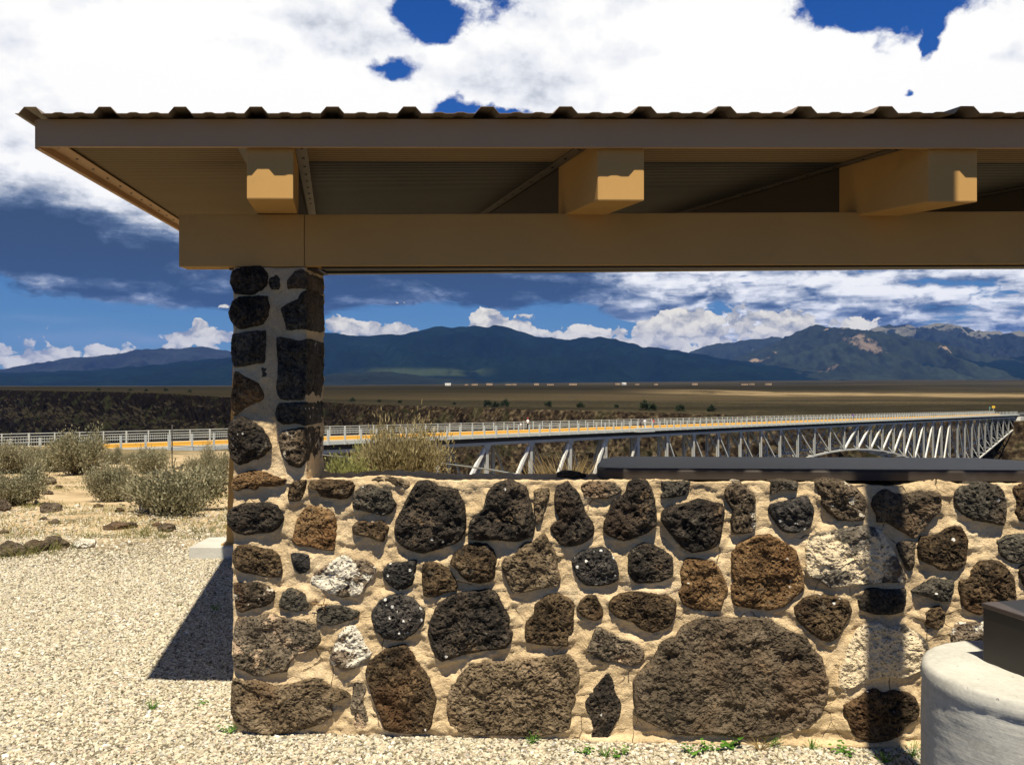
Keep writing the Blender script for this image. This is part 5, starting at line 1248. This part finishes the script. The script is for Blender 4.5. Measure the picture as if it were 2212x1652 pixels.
def grass_tuft(name, loc, n, L, w, rad, mat, label, group, seed, upr=1.0, cat='grass tuft'):
    r = np.random.default_rng(seed); V, F = [], []
    for k in range(n):
        a = r.random() * 6.283; b = np.array([math.cos(a), math.sin(a), 0]) * rad * r.random() ** .6; ln = L * (.5 + .6 * r.random())
        d = np.array([math.cos(a) * .35, math.sin(a) * .35, upr]) + r.normal(size=3) * .18; d /= np.linalg.norm(d)
        s = np.cross(d, [math.cos(a + 1.57), math.sin(a + 1.57), .1]); s /= np.linalg.norm(s) + 1e-9; i = len(V)
        dro = np.array([math.cos(a), math.sin(a), -.4]) * ln * .18
        for t, ww in ((0, 1), (.5, .8), (1, .1)):
            p = b + d * ln * t + dro * t * t; V += [tuple(p - s * w * ww), tuple(p + s * w * ww)]
        F += [(i, i + 1, i + 3, i + 2), (i + 2, i + 3, i + 5, i + 4)]
    root = tag(empty(name, loc), label, cat, group); mesh('blades', V, F, mat, root)
def gp(xd, yd, z=0.0):
    Y = (H - z) * F_D / (yd - 826); return Vector(((xd - 1106) / F_D * Y, Y, z))
for k, (xd, Y, L) in enumerate([(1195, 10.0, .75), (1235, 9.6, .8), (1270, 9.9, .85), (1215, 11.0, .7)]):
    grass_tuft('grass_tuft', ((xd - 1106) / F_D * Y, Y, zgr(xd, Y)), 150, L * 1.05, .006, .16, 'dry_grass', 'dry blond grass clump left of the steel counter, ' + ['left', 'middle', 'right', 'rear'][k], 'dry grass behind the wall', 70 + k, 1.6)
r_ = np.random.default_rng(33)
# ground cover between the shrubs: one scatter
def litter():
    V, F = [], []; r = np.random.default_rng(12)
    for k in range(2000):
        Y = 9 + 22 * r.random() ** 1.3; xd = r.uniform(-60, 640); x = (xd - 1106) / F_D * Y
        if fbm(np.array([[x * .8, Y * .8, 1.0]]), 2)[0] < -.12: continue
        z = float(near_z(np.array([x]), np.array([Y]))[0])
        for j in range(14):
            a = r.random() * 6.283; b = np.array([x + r.normal() * .07, Y + r.normal() * .07, z - .01]); d = np.array([math.cos(a) * .6, math.sin(a) * .6, .7]) * (.04 + .07 * r.random()); s = np.array([-math.sin(a), math.cos(a), 0]) * .0045
            i = len(V); V += [tuple(b - s), tuple(b + s), tuple(b + d)]; F.append((i, i + 1, i + 2))
    tag(mesh('ground_cover', V, F, 'ground_grass'), 'thin dry grass scattered over the sandy ground', 'grass', kind='stuff')
litter()
GR = 'rocks on the sand'
def rock(xd, yd, wpx, hpx, mat, label, seed, group=GR, z=None):
    p = gp(xd, yd, 0.0)
    if p.y > 9.6:
        for _ in range(12): zz = zgr(xd, p.y); p = gp(xd, yd, zz)
    w = wpx / F_D * p.y / 2; h = hpx / F_D * p.y
    o = lump('rock', (p.x, p.y, p.z + h * .25), (w, w * .8, h * .78), seed, mat, None, 3, .38, False, seed * 1.7)
    tag(o, label, 'rock', group)
rock(188, 1180, 58, 16, 'white_rock', 'flat bright white rock on the edge of the gravel', 1.0)
rock(324, 1100, 44, 26, 'white_rock', 'chalky white boulder at the foot of the largest sagebrush', 2.0)
rock(362, 1146, 44, 16, 'ground_rock', 'dark rounded rock right of the flat white one', 3.0)
rock(258, 1141, 60, 14, 'ground_rock', 'low dark rock with grass above the flat white rock', 4.0)
rock(120, 1183, 56, 24, 'ground_rock', 'dark end stone of the border row left of the white rock', 5.0)
rock(80, 1190, 50, 22, 'rock_umber', 'brown stone in the border row, between two dark ones', 6.0)
rock(25, 1197, 70, 26, 'ground_rock', 'grassy dark border stone nearest the left frame edge', 7.0)
rock(112, 1104, 44, 18, 'ground_rock', 'dark rock below the path at the left', 8.0)
rock(4, 1102, 40, 22, 'ground_rock', 'dark rock cut by the left frame edge', 9.0)
rock(96, 1046, 52, 14, 'ground_rock', 'long dark rock slab beside the left sagebrush', 10.0)
rock(80, 1088, 12, 8, 'white_rock', 'small white rock beneath the left sagebrush', 11.0)
rock(30, 1145, 10, 6, 'white_rock', 'small white stone alone on the grass at the far left', 12.0)
rock(168, 1094, 14, 5, 'white_rock', 'small white stone left of the chalky boulder', 13.0)
rock(280, 1068, 20, 6, 'white_rock', 'pale pebble patch under the round sagebrush', 13.5)
k = 0
small = []
while k < 28:
    xd = r_.uniform(0, 480); yd = r_.uniform(1010, 1160)
    w_ = r_.uniform(8, 26)
    rock(xd, yd, w_, w_ * r_.uniform(.25, .45), ['ground_rock', 'rock_umber', 'basalt_brown'][k % 3], 'small half-buried dark stone on the sandy slope left of the pillar', 20 + k * 1.1, 'small stones on the sand'); k += 1

# ---- fence wire and its dark stake beyond the shelter
fs = tag(empty('fence_stake', ((372 - 1106) / F_D * 27, 27, zgr(372, 27))), 'thin dark iron stake standing before the bridge left of the pillar', 'stake')
tube('rod', [(0, 0, -.3), (0, 0, (H - (918 - 826) / F_D * 27) - zgr(372, 27))], .020, 'box_steel', fs, 6)
def wpt(xf, yf, Y): return ((xf - 1296) / 2200 * Y, Y, H - (yf - 968) / 2200 * Y)
tag(tube('fence_wire', [wpt(436, 1128, 26.9), wpt(560, 1134, 24), wpt(700, 1143, 20.5), wpt(805, 1150, 18), wpt(867, 1156, 16.6), wpt(1000, 1165, 14), wpt(1138, 1175, 12), wpt(1245, 1189, 10.8), wpt(1367, 1212, 9.4), wpt(1440, 1232, 8.7)], .011, 'wire_metal', None, 6), 'slack grey fence cable sloping down behind the stone wall', 'cable')

# ---- weeds at the foot of the wall
def weed(xf, yf, size, seed, label, mat='weed_leaf', kind='broad', Y=None):
    r = np.random.default_rng(seed); Yg = H * 2200 / (yf - 968) if Y is None else Y
    p = ((xf - 1296) / 2200 * Yg, Yg, .0); root = tag(empty('weed', p), label, 'weed', 'weeds in the gravel'); V, F, SV, SF = [], [], [], []
    for k in range(9 if kind == 'broad' else 26):
        a = r.random() * 6.283; el = r.uniform(.25, 1.2); L = size * r.uniform(.5, 1.0); d = np.array([math.cos(a) * math.cos(el), math.sin(a) * math.cos(el), math.sin(el)])
        s = np.array([-math.sin(a), math.cos(a), 0]); up = np.cross(d, s); st = d * L * .45
        if kind == 'broad':
            n = 5
            for j in range(3):
                o = st + d * L * .28 * (j - 1) + s * size * .12 * (j - 1) * r.uniform(-1, 1); w = L * .20; i = len(V); dd = d * .8 + s * r.normal() * .5 - np.array([0, 0, .25])
                for t, ww in ((0, .15), (.3, .9), (.65, .8), (1, .05)):
                    q = o + dd * L * .42 * t - np.array([0, 0, L * .10 * t * t]); V += [tuple(q - s * w * ww), tuple(q + s * w * ww)]
                for m in range(3): F.append((i + 2 * m, i + 2 * m + 1, i + 2 * m + 3, i + 2 * m + 2))
            i = len(SV); t_ = s * .0015; SV += [tuple(-t_), tuple(t_), tuple(st + t_), tuple(st - t_)]; SF.append((i, i + 1, i + 2, i + 3))
        else:
            for j in range(4):
                o = d * L * (.2 + .22 * j); i = len(V); dd = d * .5 + s * (1 if j % 2 else -1) * .8; w = size * .035
                V += [tuple(o - up * w), tuple(o + up * w), tuple(o + dd * L * .16)]; F.append((i, i + 1, i + 2))
            i = len(SV); t_ = s * .0012; SV += [tuple(-t_), tuple(t_), tuple(d * L + t_), tuple(d * L - t_)]; SF.append((i, i + 1, i + 2, i + 3))
    mesh('leaf', V, F, mat, root); mesh('stem', SV, SF, mat, root)
weed(578, 1815, .075, 1, 'dark leafy weed against the left foot of the wall', Y=4.02)
weed(785, 1850, .055, 2, 'small bright weed before the long tan base stone')
weed(508, 1782, .045, 3, 'round green seedling in the gravel left of the wall')
weed(385, 1795, .060, 4, 'wispy green weed in the open gravel left of the wall', kind='fine')
weed(1350, 1878, .075, 5, 'feathery weed before the big tan stone', kind='fine')
weed(1474, 1905, .065, 6, 'flat bright rosette weed left of the biggest stone')
weed(1575, 1910, .070, 7, 'green weed just left of the biggest stone, in the gravel')
weed(1535, 1915, .06, 8, 'thin upright weed between the two rosettes', kind='fine')
weed(1745, 1905, .080, 9, 'bright broad-leaved weed under the biggest stone')
weed(1795, 1900, .075, 10, 'yellow-green weed under the biggest stone, middle of the clump')
weed(1850, 1885, .110, 11, 'tallest leafy weed climbing the biggest stone')
weed(1955, 1888, .080, 12, 'sparse weed right of the tallest one', kind='fine')
weed(2130, 1908, .070, 13, 'bright green weed left of the post shadow')
weed(2055, 1895, .055, 14, 'small wiry weed on the footing edge', kind='fine')
weed(2240, 1930, .085, 15, 'weed lying in the post shadow', kind='fine')
weed(2310, 1915, .080, 16, 'weed between the post shadow and the pedestal', kind='fine')
weed(455, 1535, .05, 17, 'pale green weed in the gravel near the roof shadow', 'ground_grass', kind='fine')
weed(545, 1545, .07, 18, 'weed in the dark roof shadow left of the wall', kind='fine')
grass_tuft('grass_tuft', ((1925 - 1296) / 2200 * 3.83, 3.83, 0), 46, .085, .0016, .012, 'dry_grass', 'small straw-coloured grass tuft under the biggest stone', None, 90, .55)
for k, (xd, yd) in enumerate([(55, 1200), (30, 1205), (95, 1195), (140, 1188), (330, 1160), (445, 1150), (300, 1152)]):
    p = gp(xd, yd); grass_tuft('grass_tuft', p, 40, .16, .003, .12, 'ground_grass', 'thin green grass at the gravel edge, ' + ['at the border stones', 'nearest the left frame edge', 'between the border stones', 'left of the white rock', 'right of the dark rounded rock', 'near the pale footing', 'in front of the dark rounded rock'][k], None, 100 + k, .8)

# ================================================================== GRAVEL
def gravel():
    m, nt, b = new_mat('pebble', .85, .25); rd_ = rand01(nt)
    c = ramp(nt, rd_, [(0, (.09, .085, .07)), (.10, (.20, .17, .12)), (.2, (.36, .31, .22)), (.42, (.52, .47, .33)), (.66, (.64, .60, .47)), (.8, (.33, .32, .29)), (.88, (.46, .35, .25)), (1, (.84, .82, .74))])
    n = noise(nt, objco(nt, False), 1.4, 3, .6); c = cmix(nt, (n - .3).clamp() * .5, c, (.30, .25, .17)); setcol(nt, b, c)
    # patches seen beside and before the wall
    V, F = [], []
    def patch(poly_rows):
        base = len(V); n_ = 9
        for y, x0, x1 in poly_rows:
            for k in range(n_): V.append((x0 + (x1 - x0) * k / (n_ - 1), y, .002 + (float(near_z(np.array([x0 + (x1 - x0) * k / (n_ - 1)]), np.array([float(y)]))[0]) if y > 8 else 0.0)))
        for i in range(len(poly_rows) - 1):
            for k in range(n_ - 1): a = base + i * n_ + k; F.append((a, a + 1, a + n_ + 1, a + n_))
    rows_l = []
    for y in np.linspace(3.3, 11.6, 40): rows_l.append((y, -.66 * y - .15, min(-1.30, -1.30 if y < 4.6 else -.305 * y + .10)))
    patch(rows_l); patch([(y, -1.30, 3.1) for y in np.linspace(3.3, 4.02, 5)])
    me = bpy.data.meshes.new('gravel'); me.from_pydata(V, [], F); me.update(); me.materials.append(MAT['terrain'])
    at = me.attributes.new('dens', 'FLOAT', 'POINT')
    for i, v in enumerate(V): at.data[i].value = 9000 * (1 - .45 * min(1, max(0, (v[1] - 4.5) / 4))) * max(0.0, 1 - max(0, v[1] - 7.9 + 1.6 * float(fbm(np.array([[v[0] * .9, v[1] * .9, 2.0]]), 2)[0])) / 2.0) ** 1.6
    o = link('gravel', me)
    ng = bpy.data.node_groups.new('gravel', 'GeometryNodeTree')
    ng.interface.new_socket('Geometry', in_out='INPUT', socket_type='NodeSocketGeometry'); ng.interface.new_socket('Geometry', in_out='OUTPUT', socket_type='NodeSocketGeometry')
    N = ng.nodes; L = ng.links; gi = N.new('NodeGroupInput'); go = N.new('NodeGroupOutput')
    dp = N.new('GeometryNodeDistributePointsOnFaces'); na = N.new('GeometryNodeInputNamedAttribute'); na.data_type = 'FLOAT'; na.inputs[0].default_value = 'dens'
    L.new(gi.outputs[0], dp.inputs['Mesh']); L.new(na.outputs[0], dp.inputs['Density'])
    ico = N.new('GeometryNodeMeshIcoSphere'); ico.inputs['Radius'].default_value = 1.0; ico.inputs['Subdivisions'].default_value = 1
    sm = N.new('GeometryNodeSetMaterial'); sm.inputs['Material'].default_value = m; L.new(ico.outputs[0], sm.inputs[0])
    ip = N.new('GeometryNodeInstanceOnPoints'); L.new(dp.outputs['Points'], ip.inputs['Points']); L.new(sm.outputs[0], ip.inputs['Instance'])
    rs = N.new('FunctionNodeRandomValue'); rs.data_type = 'FLOAT_VECTOR'; rs.inputs[0].default_value = (.0045, .0038, .0030); rs.inputs[1].default_value = (.0130, .0100, .0072)
    rr = N.new('FunctionNodeRandomValue'); rr.data_type = 'FLOAT_VECTOR'; rr.inputs[0].default_value = (-.5, -.5, 0); rr.inputs[1].default_value = (.5, .5, 6.28); rr.inputs['Seed'].default_value = 4
    L.new(rs.outputs[0], ip.inputs['Scale']); L.new(rr.outputs[0], ip.inputs['Rotation'])
    dp2 = N.new('GeometryNodeDistributePointsOnFaces'); dp2.inputs['Density'].default_value = 330.0; dp2.inputs['Seed'].default_value = 9; L.new(gi.outputs[0], dp2.inputs['Mesh'])
    ip2 = N.new('GeometryNodeInstanceOnPoints'); L.new(dp2.outputs['Points'], ip2.inputs['Points']); L.new(sm.outputs[0], ip2.inputs['Instance'])
    rs2 = N.new('FunctionNodeRandomValue'); rs2.data_type = 'FLOAT_VECTOR'; rs2.inputs[0].default_value = (.010, .009, .006); rs2.inputs[1].default_value = (.022, .017, .012); rs2.inputs['Seed'].default_value = 3
    L.new(rs2.outputs[0], ip2.inputs['Scale']); L.new(rr.outputs[0], ip2.inputs['Rotation'])
    jn = N.new('GeometryNodeJoinGeometry'); L.new(ip.outputs[0], jn.inputs[0]); L.new(ip2.outputs[0], jn.inputs[0]); L.new(jn.outputs[0], go.inputs[0])
    md = o.modifiers.new('gravel', 'NODES'); md.node_group = ng
    tag(o, 'pale mixed gravel spread around the foot of the wall', 'gravel', kind='stuff')
gravel()
